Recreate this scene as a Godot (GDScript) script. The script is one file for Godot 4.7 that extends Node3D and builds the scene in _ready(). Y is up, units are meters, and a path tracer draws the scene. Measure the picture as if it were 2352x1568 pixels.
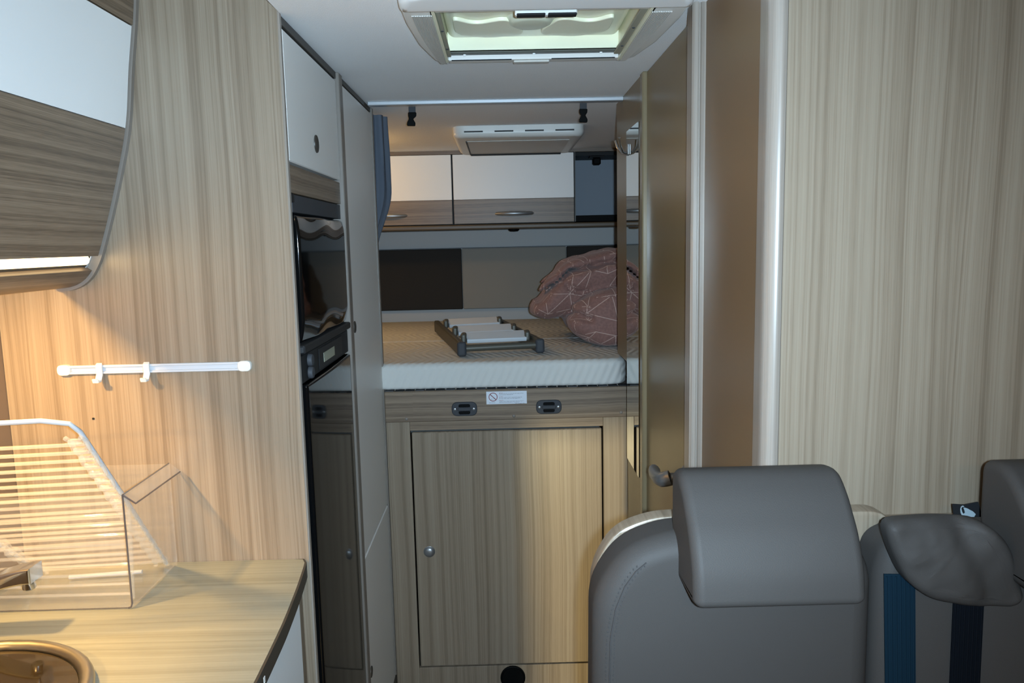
extends Node3D

# ---------------------------------------------------------------- mesh building
# Everything is measured in metres; d is the distance in front of the camera (z = -d).
static func V(x: float, y: float, d: float) -> Vector3:
	return Vector3(x, y, -d)


class MB:
	var t := PackedVector3Array()
	var uv := PackedVector2Array()

	func tri(a: Vector3, b: Vector3, c: Vector3) -> void:
		t.append(a); t.append(b); t.append(c)

	func quad(a: Vector3, b: Vector3, c: Vector3, d: Vector3) -> void:
		tri(a, b, c); tri(a, c, d)

	# turns the triangles added since `from` outwards
	func fix(from: int) -> void:
		var vol := 0.0
		var o := t[from]
		for i in range(from, t.size(), 3):
			vol += (t[i] - o).dot((t[i + 1] - o).cross(t[i + 2] - o))
		if vol < 0.0:
			for i in range(from, t.size(), 3):
				var k := t[i + 1]
				t[i + 1] = t[i + 2]
				t[i + 2] = k

	static func put(plane: String, p: Vector2, h: float) -> Vector3:
		match plane:
			"z": return Vector3(p.x, p.y, -h)
			"x": return Vector3(h, p.y, -p.x)
		return Vector3(p.x, h, -p.y)

	static func inset(poly: PackedVector2Array, w: float) -> PackedVector2Array:
		var out := PackedVector2Array()
		var n := poly.size()
		for i in n:
			var a := (poly[i] - poly[(i + n - 1) % n]).normalized()
			var b := (poly[(i + 1) % n] - poly[i]).normalized()
			var na := Vector2(a.y, -a.x)
			var nb := Vector2(b.y, -b.x)
			out.append(poly[i] - (na + nb) / maxf(0.35, 1.0 + na.dot(nb)) * w)
		return out

	# a polygon pushed from h0 to h1, its end edges rounded by r (r0 for the h0 end)
	func prism(poly_in: PackedVector2Array, plane: String, h0: float, h1: float, r := 0.0, steps := 1, r0 := -1.0) -> void:
		var poly := poly_in
		if Geometry2D.is_polygon_clockwise(poly):
			poly = poly.duplicate()
			poly.reverse()
		var from := t.size()
		if r0 < 0.0:
			r0 = r
		var s := signf(h1 - h0)
		var rings := []
		if r0 > 0.0:
			for k in steps + 1:
				var a := PI / 2 * k / steps
				rings.append([r0 * (1.0 - sin(a)), h0 + s * r0 * (1.0 - cos(a))])
		else:
			rings.append([0.0, h0])
		if r > 0.0:
			for k in steps + 1:
				var a := PI / 2 * (1.0 - float(k) / steps)
				rings.append([r * (1.0 - sin(a)), h1 - s * r * (1.0 - cos(a))])
		else:
			rings.append([0.0, h1])
		var n := poly.size()
		var loops := []
		for g in rings:
			var ring := PackedVector3Array()
			for p in (inset(poly, g[0]) if g[0] > 0.0 else poly):
				ring.append(put(plane, p, g[1]))
			loops.append(ring)
		for k in loops.size() - 1:
			for i in n:
				var j := (i + 1) % n
				quad(loops[k][i], loops[k][j], loops[k + 1][j], loops[k + 1][i])
		var tris := cap_tris(inset(poly, rings[0][0]) if rings[0][0] > 0.0 else poly, poly)
		var L: PackedVector3Array = loops[0]
		for i in range(0, tris.size(), 3):
			_cap(L, tris[i], tris[i + 1], tris[i + 2], put(plane, Vector2.ZERO, h0) - put(plane, Vector2.ZERO, h1), loops)
		var tris2 := cap_tris(inset(poly, rings[-1][0]) if rings[-1][0] > 0.0 else poly, poly)
		L = loops[-1]
		for i in range(0, tris2.size(), 3):
			_cap(L, tris2[i], tris2[i + 1], tris2[i + 2], put(plane, Vector2.ZERO, h1) - put(plane, Vector2.ZERO, h0), loops)
		_sides_out(from, n, loops)

	static func cap_tris(p: PackedVector2Array, whole: PackedVector2Array) -> PackedInt32Array:
		var out := Geometry2D.triangulate_polygon(p)
		return out if out.size() else Geometry2D.triangulate_polygon(whole)

	func _cap(L: PackedVector3Array, a: int, b: int, c: int, dir: Vector3, _loops) -> void:
		if (L[b] - L[a]).cross(L[c] - L[a]).dot(dir) >= 0.0:
			tri(L[a], L[b], L[c])
		else:
			tri(L[a], L[c], L[b])

	func _sides_out(from: int, n: int, loops: Array) -> void:
		# the side quads come first; turn them if the first wide one points inwards
		var count := (loops.size() - 1) * n * 6
		var c := Vector3.ZERO
		for k in loops.size():
			for p in loops[k]:
				c += p
		c /= float(loops.size() * n)
		var vol := 0.0
		for i in range(from, from + count, 3):
			vol += (t[i] - c).dot((t[i + 1] - c).cross(t[i + 2] - c))
		if vol < 0.0:
			for i in range(from, from + count, 3):
				var k := t[i + 1]
				t[i + 1] = t[i + 2]
				t[i + 2] = k

	func box(x0: float, x1: float, y0: float, y1: float, d0: float, d1: float, c := 0.0) -> void:
		var p := PackedVector2Array([Vector2(x0, y0), Vector2(x1, y0), Vector2(x1, y1), Vector2(x0, y1)])
		if c > 0.0:
			p = round_poly(p, c, 1)
		prism(p, "z", d0, d1, c, 1)

	static func round_poly(pts: PackedVector2Array, r: float, seg := 4) -> PackedVector2Array:
		var out := PackedVector2Array()
		var n := pts.size()
		for i in n:
			var p := pts[i]
			var a := (pts[(i + n - 1) % n] - p)
			var b := (pts[(i + 1) % n] - p)
			var k := minf(r, minf(a.length(), b.length()) * 0.45)
			var s := p + a.normalized() * k
			var e := p + b.normalized() * k
			for j in seg + 1:
				var f := float(j) / seg
				out.append(s.lerp(p, f).lerp(p.lerp(e, f), f))
		return out

	# round bar along points
	func tube(pts: PackedVector3Array, r: float, n := 8, closed := false, flat := 1.0) -> void:
		var from := t.size()
		var m := pts.size()
		var rings := []
		var up := Vector3.UP
		for i in m:
			var a := pts[(i + m - 1) % m] if closed or i > 0 else pts[i]
			var b := pts[(i + 1) % m] if closed or i < m - 1 else pts[i]
			var dir := (b - a).normalized()
			if i == 0 and absf(dir.dot(up)) > 0.9:
				up = Vector3.RIGHT
			up = (up - dir * up.dot(dir)).normalized()
			var side := dir.cross(up)
			var ring := PackedVector3Array()
			for k in n:
				var q := TAU * k / n
				ring.append(pts[i] + (side * cos(q) + up * sin(q) * flat) * r)
			rings.append(ring)
		for i in (m if closed else m - 1):
			var A: PackedVector3Array = rings[i]
			var B: PackedVector3Array = rings[(i + 1) % m]
			for k in n:
				quad(A[k], A[(k + 1) % n], B[(k + 1) % n], B[k])
		if not closed:
			for k in range(1, n - 1):
				tri(rings[0][0], rings[0][k + 1], rings[0][k])
				tri(rings[-1][0], rings[-1][k], rings[-1][k + 1])
		fix(from)

	# profile of (radius, height) turned round an axis
	func lathe(profile: Array, at: Vector3, axis: Vector3, n := 20) -> void:
		var from := t.size()
		var u := axis.cross(Vector3.UP if absf(axis.y) < 0.9 else Vector3.RIGHT).normalized()
		var w := axis.cross(u).normalized()
		var rings := []
		for p in profile:
			var ring := PackedVector3Array()
			for k in n:
				var q := TAU * k / n
				ring.append(at + axis * p[1] + (u * cos(q) + w * sin(q)) * p[0])
			rings.append(ring)
		for i in rings.size() - 1:
			for k in n:
				quad(rings[i][k], rings[i][(k + 1) % n], rings[i + 1][(k + 1) % n], rings[i + 1][k])
		fix(from)

	# box with rounded edges, k steps on each rounding, extra cuts for bending
	func soft(c: Vector3, h: Vector3, r: float, k := 4, cuts := 1, bend = null) -> void:
		var from := t.size()
		var lists := []
		for ax in 3:
			var L := []
			for i in k + 1:
				L.append([-(h[ax] - r), -tan(PI / 4 * (1.0 - float(i) / k))])
			for i in range(1, cuts + 1):
				L.append([lerpf(-(h[ax] - r), h[ax] - r, float(i) / (cuts + 1)), 0.0])
			for i in k + 1:
				L.append([h[ax] - r, tan(PI / 4 * float(i) / k)])
			lists.append(L)
		for ax in 3:
			var ua := (ax + 1) % 3
			var va := (ax + 2) % 3
			for sg in [-1.0, 1.0]:
				var g := []
				for a in lists[ua]:
					var row := PackedVector3Array()
					for b in lists[va]:
						var dir := Vector3.ZERO
						dir[ax] = sg
						dir[ua] = a[1]
						dir[va] = b[1]
						var base := Vector3.ZERO
						base[ax] = sg * (h[ax] - r)
						base[ua] = a[0]
						base[va] = b[0]
						var p := base + dir.normalized() * r
						row.append(c + (bend.call(p) if bend != null else p))
					g.append(row)
				for i in g.size() - 1:
					for j in g[0].size() - 1:
						if sg > 0.0:
							quad(g[i][j], g[i + 1][j], g[i + 1][j + 1], g[i][j + 1])
						else:
							quad(g[i][j], g[i][j + 1], g[i + 1][j + 1], g[i + 1][j])
		fix(from)

	# a thick sheet between two grids of points
	func sheet(rows: Array, thick: Vector3) -> void:
		var from := t.size()
		var a := rows.size()
		var b: int = rows[0].size()
		for i in a - 1:
			for j in b - 1:
				quad(rows[i][j], rows[i][j + 1], rows[i + 1][j + 1], rows[i + 1][j])
				quad(rows[i][j] + thick, rows[i + 1][j] + thick, rows[i + 1][j + 1] + thick, rows[i][j + 1] + thick)
		for i in a - 1:
			quad(rows[i][0], rows[i + 1][0], rows[i + 1][0] + thick, rows[i][0] + thick)
			quad(rows[i][b - 1], rows[i][b - 1] + thick, rows[i + 1][b - 1] + thick, rows[i + 1][b - 1])
		for j in b - 1:
			quad(rows[0][j], rows[0][j] + thick, rows[0][j + 1] + thick, rows[0][j + 1])
			quad(rows[a - 1][j], rows[a - 1][j + 1], rows[a - 1][j + 1] + thick, rows[a - 1][j] + thick)
		fix(from)

	# surface nets of a distance field
	func nets(field: Callable, lo: Vector3, hi: Vector3, cell: float) -> void:
		var from := t.size()
		var nx := int(ceil((hi.x - lo.x) / cell)) + 1
		var ny := int(ceil((hi.y - lo.y) / cell)) + 1
		var nz := int(ceil((hi.z - lo.z) / cell)) + 1
		var f := PackedFloat32Array()
		f.resize(nx * ny * nz)
		for k in nz:
			for j in ny:
				for i in nx:
					f[(k * ny + j) * nx + i] = field.call(lo + Vector3(i, j, k) * cell)
		var verts := {}
		for k in nz - 1:
			for j in ny - 1:
				for i in nx - 1:
					var sum := Vector3.ZERO
					var n := 0
					for e in 12:
						var ax := e / 4
						var o := [0, 0, 0]
						o[(ax + 1) % 3] = e & 1
						o[(ax + 2) % 3] = (e >> 1) & 1
						var p: float = f[((k + o[2]) * ny + j + o[1]) * nx + i + o[0]]
						var o2 := o.duplicate()
						o2[ax] = 1
						var q: float = f[((k + o2[2]) * ny + j + o2[1]) * nx + i + o2[0]]
						if (p < 0.0) != (q < 0.0):
							var w := p / (p - q)
							var v := Vector3(o[0], o[1], o[2])
							v[ax] += w
							sum += v
							n += 1
					if n:
						verts[(k * ny + j) * nx + i] = lo + (Vector3(i, j, k) + sum / n) * cell
		for k in range(1, nz - 1):
			for j in range(1, ny - 1):
				for i in range(1, nx - 1):
					var c := (k * ny + j) * nx + i
					var st := [1, nx, nx * ny]
					for ax in 3:
						var p := f[c]
						var q := f[c + st[ax]]
						if (p < 0.0) == (q < 0.0):
							continue
						var u: int = st[(ax + 1) % 3]
						var w: int = st[(ax + 2) % 3]
						if p < 0.0:
							quad(verts[c - u - w], verts[c - w], verts[c], verts[c - u])
						else:
							quad(verts[c - u - w], verts[c - u], verts[c], verts[c - w])
		fix(from)

	# normals are averaged over neighbours that meet at less than `deg`; grain is the axis that texture v follows
	func mesh(deg := 35.0, grain := 1, off := Vector2.ZERO) -> ArrayMesh:
		var limit := cos(deg_to_rad(deg))
		var nt := t.size() / 3
		var fn := PackedVector3Array()
		var at := {}
		var v := PackedVector3Array()
		var nn := PackedVector3Array()
		var uvs := PackedVector2Array()
		var own := uv.size() == t.size()
		for i in nt:
			var n := (t[i * 3 + 1] - t[i * 3]).cross(t[i * 3 + 2] - t[i * 3])
			fn.append(n)
			for k in 3:
				var key := Vector3i((t[i * 3 + k] * 20000.0).round())
				if at.has(key):
					at[key].append(i)
				else:
					at[key] = [i]
		for i in nt:
			if fn[i].length_squared() < 1e-20:
				continue
			var fu := fn[i].normalized()
			for k in [0, 2, 1]:
				var p := t[i * 3 + k]
				var sum := Vector3.ZERO
				for j in at[Vector3i((p * 20000.0).round())]:
					if fn[j].normalized().dot(fu) >= limit:
						sum += fn[j]
				v.append(p)
				nn.append(sum.normalized() if sum.length_squared() > 0.0 else fu)
				if own:
					uvs.append(uv[i * 3 + k])
				else:
					var dom := fu.abs().max_axis_index()
					var va := grain if dom != grain else (grain + 1) % 3
					var ua := 3 - va - dom
					uvs.append(Vector2(p[ua], p[va]) + off)
		var arr := []
		arr.resize(Mesh.ARRAY_MAX)
		arr[Mesh.ARRAY_VERTEX] = v
		arr[Mesh.ARRAY_NORMAL] = nn
		arr[Mesh.ARRAY_TEX_UV] = uvs
		var m := ArrayMesh.new()
		m.add_surface_from_arrays(Mesh.PRIMITIVE_TRIANGLES, arr)
		return m


# ---------------------------------------------------------------- scene helpers
var M := {}

func thing(called: String, base: Vector3, label: String, category: String, group := "") -> Node3D:
	var o := Node3D.new()
	o.name = called
	add_child(o, true)
	o.position = base
	o.set_meta("label", label)
	o.set_meta("category", category)
	if group:
		o.set_meta("group", group)
	return o

func ob(called: String, b: MB, mat: Material, parent: Node3D = null, deg := 35.0, grain := 1, off := Vector2.ZERO) -> MeshInstance3D:
	var o := MeshInstance3D.new()
	o.name = called
	o.mesh = b.mesh(deg, grain, off)
	o.material_override = mat
	o.cast_shadow = GeometryInstance3D.SHADOW_CASTING_SETTING_ON
	if parent == null:
		add_child(o, true)
	else:
		parent.add_child(o, true)
		if not parent is MeshInstance3D:
			o.position = -parent.position
	return o

func tag(o: Node, label: String, category: String, group := "") -> Node:
	o.set_meta("label", label)
	o.set_meta("category", category)
	if group:
		o.set_meta("group", group)
	return o

func struct(called: String, b: MB, mat: Material, deg := 35.0, grain := 1, off := Vector2.ZERO) -> MeshInstance3D:
	var o := ob(called, b, mat, null, deg, grain, off)
	o.set_meta("kind", "structure")
	return o

func bx(x0: float, x1: float, y0: float, y1: float, d0: float, d1: float, c := 0.0) -> MB:
	var b := MB.new()
	b.box(x0, x1, y0, y1, d0, d1, c)
	return b

func P(a: Array) -> PackedVector2Array:
	var out := PackedVector2Array()
	for i in range(0, a.size(), 2):
		out.append(Vector2(a[i], a[i + 1]))
	return out

func oval(cx: float, cy: float, rx: float, ry: float, n := 24) -> PackedVector2Array:
	var out := PackedVector2Array()
	for i in n:
		out.append(Vector2(cx + rx * cos(TAU * i / n), cy + ry * sin(TAU * i / n)))
	return out

func mat(c: Color, rough := 0.5, metal := 0.0, spec := 0.5) -> StandardMaterial3D:
	var m := StandardMaterial3D.new()
	m.albedo_color = c
	m.roughness = rough
	m.metallic = metal
	m.metallic_specular = spec
	return m

func rgb(r: int, g: int, b: int) -> Color:
	return Color(r / 255.0, g / 255.0, b / 255.0)

# wood laminate: streaks across u that wander slowly along v
func wood(sd: int, dark: Color, mid: Color, light: Color, rough: float, across := 0.9, along := 2.2, pore := 0.10) -> StandardMaterial3D:
	var w := 1024
	var h := 512
	var n1 := FastNoiseLite.new()
	n1.seed = sd
	n1.noise_type = FastNoiseLite.TYPE_SIMPLEX
	n1.frequency = 0.02
	n1.fractal_octaves = 4
	n1.fractal_gain = 0.85
	n1.fractal_lacunarity = 2.4
	var nw := FastNoiseLite.new()
	nw.seed = sd + 7
	nw.frequency = 0.004
	nw.fractal_octaves = 2
	var nf := FastNoiseLite.new()
	nf.seed = sd + 13
	nf.noise_type = FastNoiseLite.TYPE_SIMPLEX
	nf.frequency = 0.22
	nf.fractal_octaves = 2
	var streak := PackedFloat32Array()
	for i in 1400:
		streak.append(n1.get_noise_1d(i) * 1.1 + 0.4 * nf.get_noise_1d(i * 1.7))
	var data := PackedByteArray()
	data.resize(w * h * 3)
	var k := 0
	for y in h:
		for x in w:
			var xx := 150.0 + x + 11.0 * nw.get_noise_2d(x * 0.5, y * 0.9)
			var i := int(xx)
			var s := lerpf(streak[i], streak[i + 1], xx - i)
			s += pore * nf.get_noise_2d(x * 1.6, y * 0.16) * 2.0
			var c := mid.lerp(light, clampf(s * 1.3, 0, 1)) if s > 0.0 else mid.lerp(dark, clampf(-s * 1.5, 0, 1))
			data[k] = int(c.r * 255.0)
			data[k + 1] = int(c.g * 255.0)
			data[k + 2] = int(c.b * 255.0)
			k += 3
	var m := mat(Color.WHITE, rough)
	m.albedo_texture = ImageTexture.create_from_image(Image.create_from_data(w, h, false, Image.FORMAT_RGB8, data))
	m.uv1_scale = Vector3(1.0 / across, 1.0 / along, 1)
	return m

func noise_normal(m: StandardMaterial3D, freq: float, strength: float, tile: float, sd := 3) -> StandardMaterial3D:
	var n := FastNoiseLite.new()
	n.seed = sd
	n.frequency = freq
	n.fractal_octaves = 3
	var im := n.get_seamless_image(256, 256)
	im.bump_map_to_normal_map(strength)
	m.normal_enabled = true
	m.normal_texture = ImageTexture.create_from_image(im)
	m.uv1_scale = Vector3.ONE / tile
	return m

func draw_line(im: Image, a: Vector2, b: Vector2, c: Color, w := 1.0) -> void:
	var n := int(a.distance_to(b) * 1.5) + 1
	for i in n + 1:
		var p := a.lerp(b, float(i) / n)
		var r := int(ceil(w))
		for dx in range(-r, r + 1):
			for dy in range(-r, r + 1):
				var q := Vector2i(int(p.x) + dx, int(p.y) + dy)
				if (Vector2(q) - p).length() <= w:
					im.set_pixel(posmod(q.x, im.get_width()), posmod(q.y, im.get_height()), c)

func make_materials() -> void:
	M.wood = wood(11, rgb(114, 100, 84), rgb(131, 117, 100), rgb(142, 129, 112), 0.36)
	M.wood_dark = wood(29, rgb(90, 75, 60), rgb(117, 100, 82), rgb(135, 118, 99), 0.42, 0.45, 1.6, 0.2)
	M.wood_pale = wood(53, rgb(124, 114, 104), rgb(140, 130, 120), rgb(154, 145, 135), 0.3, 0.5)
	M.counter = wood(71, rgb(126, 126, 112), rgb(137, 138, 124), rgb(146, 147, 134), 0.38, 0.8, 1.4, 0.12)
	M.white = mat(rgb(232, 233, 232), 0.4)
	M.offwhite = mat(rgb(196, 193, 186), 0.45)
	M.greige = mat(rgb(226, 223, 218), 0.42)
	M.plastic = mat(rgb(214, 212, 206), 0.38)
	M.cream = mat(rgb(238, 236, 208), 0.3)
	M.ceiling = noise_normal(mat(rgb(236, 236, 236), 0.85, 0, 0.3), 0.12, 1.2, 0.12)
	M.shell = mat(rgb(172, 168, 160), 0.8)
	M.floor = wood(91, rgb(70, 62, 54), rgb(88, 78, 68), rgb(102, 92, 80), 0.5)
	M.bronze = mat(rgb(116, 98, 64), 0.3)
	M.brown = mat(rgb(112, 88, 62), 0.4)
	M.edge = mat(rgb(122, 114, 106), 0.4)
	M.edge_dark = mat(rgb(58, 54, 48), 0.45)
	M.black_gloss = mat(rgb(9, 10, 11), 0.06, 0.0, 0.36)
	M.black = mat(rgb(9, 10, 11), 0.6, 0.0, 0.2)
	M.black_soft = mat(rgb(24, 25, 27), 0.6)
	M.grey_plastic = mat(rgb(62, 64, 68), 0.55, 0.0, 0.3)
	M.dark_grey = mat(rgb(30, 32, 34), 0.55, 0.0, 0.3)
	M.headboard_dark = noise_normal(mat(rgb(48, 45, 42), 0.8, 0, 0.3), 0.2, 1.0, 0.08)
	M.headboard_pale = noise_normal(mat(rgb(140, 136, 128), 0.8, 0, 0.3), 0.2, 1.0, 0.08)
	M.chrome = mat(rgb(206, 208, 210), 0.12, 1.0)
	M.steel = mat(rgb(176, 172, 162), 0.3, 1.0)
	M.alu = mat(rgb(196, 200, 204), 0.35, 0.7)
	M.silver = mat(rgb(152, 154, 156), 0.38, 0.8)
	M.mirror = mat(rgb(222, 226, 224), 0.0, 1.0)
	M.rung = mat(rgb(200, 205, 210), 0.4)
	M.ladder = mat(rgb(84, 82, 74), 0.45, 0.3)
	M.leather = noise_normal(mat(rgb(60, 57, 55), 0.6, 0, 0.32), 0.1, 0.8, 0.045)
	M.leather_dark = mat(rgb(52, 50, 50), 0.6)
	M.curtain = noise_normal(mat(rgb(92, 99, 110), 0.9, 0, 0.2), 0.2, 2.0, 0.03)
	M.belt = mat(rgb(12, 32, 44), 0.8, 0, 0.2)
	M.belt_dark = mat(rgb(8, 12, 18), 0.8, 0, 0.2)
	M.lid = mat(rgb(40, 32, 18), 0.05)
	M.white_wire = mat(rgb(190, 194, 200), 0.35)
	M.tag = mat(rgb(10, 13, 18), 0.7)
	M.tag_print = mat(rgb(150, 165, 172), 0.6)
	M.acrylic = mat(Color(0.93, 0.92, 0.88, 0.045), 0.02)
	M.acrylic.transparency = BaseMaterial3D.TRANSPARENCY_ALPHA
	M.acrylic_edge = mat(Color(0.36, 0.33, 0.33, 0.75), 0.15)
	M.acrylic_edge.transparency = BaseMaterial3D.TRANSPARENCY_ALPHA
	M.acrylic_rib = mat(Color(0.96, 0.94, 0.88, 0.17), 0.05)
	M.acrylic_rib.transparency = BaseMaterial3D.TRANSPARENCY_ALPHA
	M.display = mat(rgb(150, 156, 138), 0.3)
	# mattress ticking with wavy quilting
	var im := Image.create(256, 256, false, Image.FORMAT_L8)
	for y in 256:
		for x in 256:
			var a := sin(TAU * (y / 21.333 + 0.9 * sin(TAU * x / 256.0)))
			im.set_pixel(x, y, Color.from_hsv(0, 0, clampf(0.5 + 0.5 * a, 0, 1)))
	im.bump_map_to_normal_map(1.3)
	M.mattress = mat(rgb(200, 200, 196), 0.85, 0, 0.3)
	M.mattress.normal_enabled = true
	M.mattress.normal_texture = ImageTexture.create_from_image(im)
	M.mattress.uv1_scale = Vector3(3.2, 3.2, 3.2)
	# duvet: mauve-brown cloth printed with a net of fine pale lines
	var du := Image.create(512, 512, false, Image.FORMAT_RGB8)
	var rng := RandomNumberGenerator.new()
	rng.seed = 5
	var nz := FastNoiseLite.new()
	nz.seed = 4
	nz.frequency = 0.06
	for y in 512:
		for x in 512:
			var q := 1.0 + 0.10 * nz.get_noise_2d(x, y)
			du.set_pixel(x, y, Color(0.53 * q, 0.395 * q, 0.365 * q))
	var pt := {}
	for i in 6:
		for j in 6:
			pt[Vector2i(i, j)] = Vector2((i + 0.5 + rng.randf_range(-.32, .32)) * 512.0 / 6, (j + 0.5 + rng.randf_range(-.32, .32)) * 512.0 / 6)
	var pale := rgb(196, 168, 156)
	for i in 6:
		for j in 6:
			for st in [Vector2i(1, 0), Vector2i(0, 1), Vector2i(1, 1)]:
				if st == Vector2i(1, 1) and rng.randf() < 0.45 or rng.randf() < 0.12:
					continue
				var o: Vector2i = Vector2i(i, j) + st
				var e: Vector2 = pt[Vector2i(posmod(o.x, 6), posmod(o.y, 6))]
				if o.x >= 6: e.x += 512
				if o.y >= 6: e.y += 512
				draw_line(du, pt[Vector2i(i, j)], e, pale, 1.3)
	M.duvet = mat(Color.WHITE, 0.8, 0, 0.3)
	M.duvet.albedo_texture = ImageTexture.create_from_image(du)
	M.duvet.uv1_scale = Vector3(2.3, 2.3, 2.3)
	M.duvet.rim_enabled = true
	M.duvet.rim = 0.3
	M.duvet.rim_tint = 0.6
	# warning sticker
	var sk := Image.create(448, 144, false, Image.FORMAT_RGB8)
	sk.fill(rgb(205, 212, 222))
	for k in 260:
		var a := TAU * k / 260.0
		draw_line(sk, Vector2(74 + 44 * cos(a), 62 + 44 * sin(a)), Vector2(74 + 47 * cos(a), 62 + 47 * sin(a)), rgb(120, 40, 42), 2.2)
	draw_line(sk, Vector2(43, 33), Vector2(105, 93), rgb(110, 38, 42), 4.0)
	var lines := [[142, 16, 44, 0], [142, 24, 270, 1], [142, 37, 156, 1], [142, 58, 42, 0], [142, 68, 252, 1], [142, 81, 230, 1], [142, 102, 46, 0], [142, 112, 272, 1], [142, 125, 222, 1], [320, 138, 100, 1], [30, 126, 64, 1], [50, 86, 28, 1]]
	for L in lines:
		var x: float = L[0]
		while x < L[0] + L[2]:
			var wd := rng.randf_range(8, 30)
			var e := minf(x + wd, L[0] + L[2])
			var xx := x
			while xx < e:
				sk.fill_rect(Rect2i(int(xx), L[1] + rng.randi_range(-2, 0), 2, rng.randi_range(4, 7)), rgb(96, 102, 116) if L[3] else rgb(150, 96, 100))
				xx += 3.4
			x = e + 5
	M.sticker = mat(Color.WHITE, 0.4)
	M.sticker.albedo_texture = ImageTexture.create_from_image(sk)

func glow(c: Color, e: float) -> StandardMaterial3D:
	var m := mat(c, 0.4)
	m.emission_enabled = true
	m.emission = c
	m.emission_energy_multiplier = e
	return m

func lamp_setup(l: Light3D, c: Color, e: float, at: Vector3, size := 0.02) -> void:
	l.light_color = c
	l.light_energy = e
	l.light_size = size
	l.shadow_enabled = true
	if l is OmniLight3D:
		l.omni_range = 8.0
		l.omni_attenuation = 2.0
	elif l is SpotLight3D:
		l.spot_range = 8.0
		l.spot_attenuation = 2.0
	add_child(l, true)
	l.position = at


# ---------------------------------------------------------------- scene
const CEIL := 1.968
const WARM := Color(1.0, 0.79, 0.47)
const FLASH := Color(0.79, 0.91, 1.0)

func _ready() -> void:
	var cam := Camera3D.new()
	cam.name = "camera"
	cam.fov = rad_to_deg(2.0 * atan(784.0 / 1767.0))
	cam.near = 0.02
	add_child(cam)
	cam.position = Vector3(0, 1.54, 0)
	cam.rotation_order = EULER_ORDER_YXZ
	cam.rotation_degrees = Vector3(-7.4, -0.7, -1.26)
	cam.current = true
	var we := WorldEnvironment.new()
	we.name = "environment"
	var env := Environment.new()
	env.background_mode = Environment.BG_COLOR
	env.background_color = Color(0.012, 0.014, 0.02)
	env.tonemap_mode = Environment.TONE_MAPPER_LINEAR
	env.tonemap_exposure = 0.8
	env.sdfgi_enabled = true
	env.ssao_enabled = true
	env.ssil_enabled = true
	we.environment = env
	add_child(we)
	make_materials()
	camera_flash()
	added_floor_lamp()
	fill_lamp()
	shell()
	roof_hatches()
	fridge_side()
	bathroom_side()
	bed()
	rear_wall()
	kitchen_top()
	kitchen_counter()
	dish_rack()
	seat()
	ladder()
	duvet()
	small_things()

func camera_flash() -> void:
	# the flash of the phone that took the picture: a small white LED beside the lens
	var t := thing("flash_lamp", V(0.03, 1.545, -0.02), "small white flash lamp of the phone beside the camera", "flash")
	var b := MB.new()
	b.lathe([[0.0, -0.004], [0.009, -0.004], [0.009, 0.0], [0.007, 0.001], [0.0, 0.001]], V(0.03, 1.545, -0.02), Vector3(0, 0, -1), 20)
	ob("bezel", b, M.black, t)
	b = MB.new()
	b.lathe([[0.0065, 0.001], [0.006, 0.002], [0.0, 0.0025]], V(0.03, 1.545, -0.02), Vector3(0, 0, -1), 16)
	ob("flash_light", b, glow(FLASH, 2.0), t)
	var l := SpotLight3D.new()
	l.name = "flash"
	l.spot_angle = 58.0
	l.spot_angle_attenuation = 1.0
	lamp_setup(l, FLASH, 5.3, V(0.03, 1.545, -0.015), 0.01)
	l.rotation_degrees = Vector3(-8, 6.0, 0)

func added_floor_lamp() -> void:
	# added lamp out of view, hooded to shape a warm patch on the storage door
	var t := thing("added_box_lamp", V(-0.1, 0, -0.15), "added unseen hooded lamp box below the camera that lights the storage door", "lamp")
	var hb := MB.new()
	hb.prism(P([-0.21, -0.34, -0.182, -0.34, -0.128, 0.05, -0.21, 0.05]), "y", 0.001, 0.46)
	ob("side_hood", hb, M.edge_dark, t)
	ob("top_hood", bx(-0.18, 0.0, 0.431, 0.46, -0.34, 0.05), M.edge_dark, t)
	ob("back", bx(-0.1815, 0.0, 0.001, 0.4305, -0.34, -0.325), M.edge_dark, t)
	var b := MB.new()
	b.lathe([[0.0, 0.0], [0.012, 0.0], [0.012, 0.008], [0.009, 0.012], [0.0, 0.013]], V(-0.16, 0.36, -0.3249), Vector3(0, 0, -1), 16)
	ob("bulb", b, glow(Color(1.0, 0.8, 0.5), 3.0), t, 60)
	var l := SpotLight3D.new()
	l.name = "added_box_light"
	l.spot_angle = 40.0
	l.spot_angle_attenuation = 0.4
	lamp_setup(l, Color(1.0, 0.92, 0.70), 8.5, V(-0.16, 0.36, -0.30), 0.012)
	l.rotation_degrees = Vector3(0, -8, 0)

func fill_lamp() -> void:
	# added warm fill light behind the camera, shaped as a flat ceiling lamp
	var t := thing("fill_lamp", V(0.1, 1.94, -0.9), "added unseen round fill lamp on the ceiling behind the camera", "lamp")
	var b := MB.new()
	b.lathe([[0.0, 0.0], [0.13, 0.0], [0.13, -0.012], [0.115, -0.02], [0.0, -0.02]], V(0.1, CEIL - 0.0005, -0.9), Vector3(0, 1, 0), 32)
	ob("housing", b, M.white, t, 40)
	b = MB.new()
	b.lathe([[0.0, 0.0], [0.105, 0.0], [0.10, -0.006], [0.0, -0.008]], V(0.1, CEIL - 0.021, -0.9), Vector3(0, 1, 0), 32)
	ob("fill_diffuser", b, glow(Color(1.0, 0.86, 0.66), 2.0), t, 40)
	var l := AreaLight3D.new()
	l.name = "fill_lamp_light"
	l.area_size = Vector2(0.18, 0.18)
	lamp_setup(l, Color(1.0, 0.84, 0.62), 1.3, V(0.1, CEIL - 0.034, -0.9))
	l.rotation_degrees = Vector3(-90, 0, 0)

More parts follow.
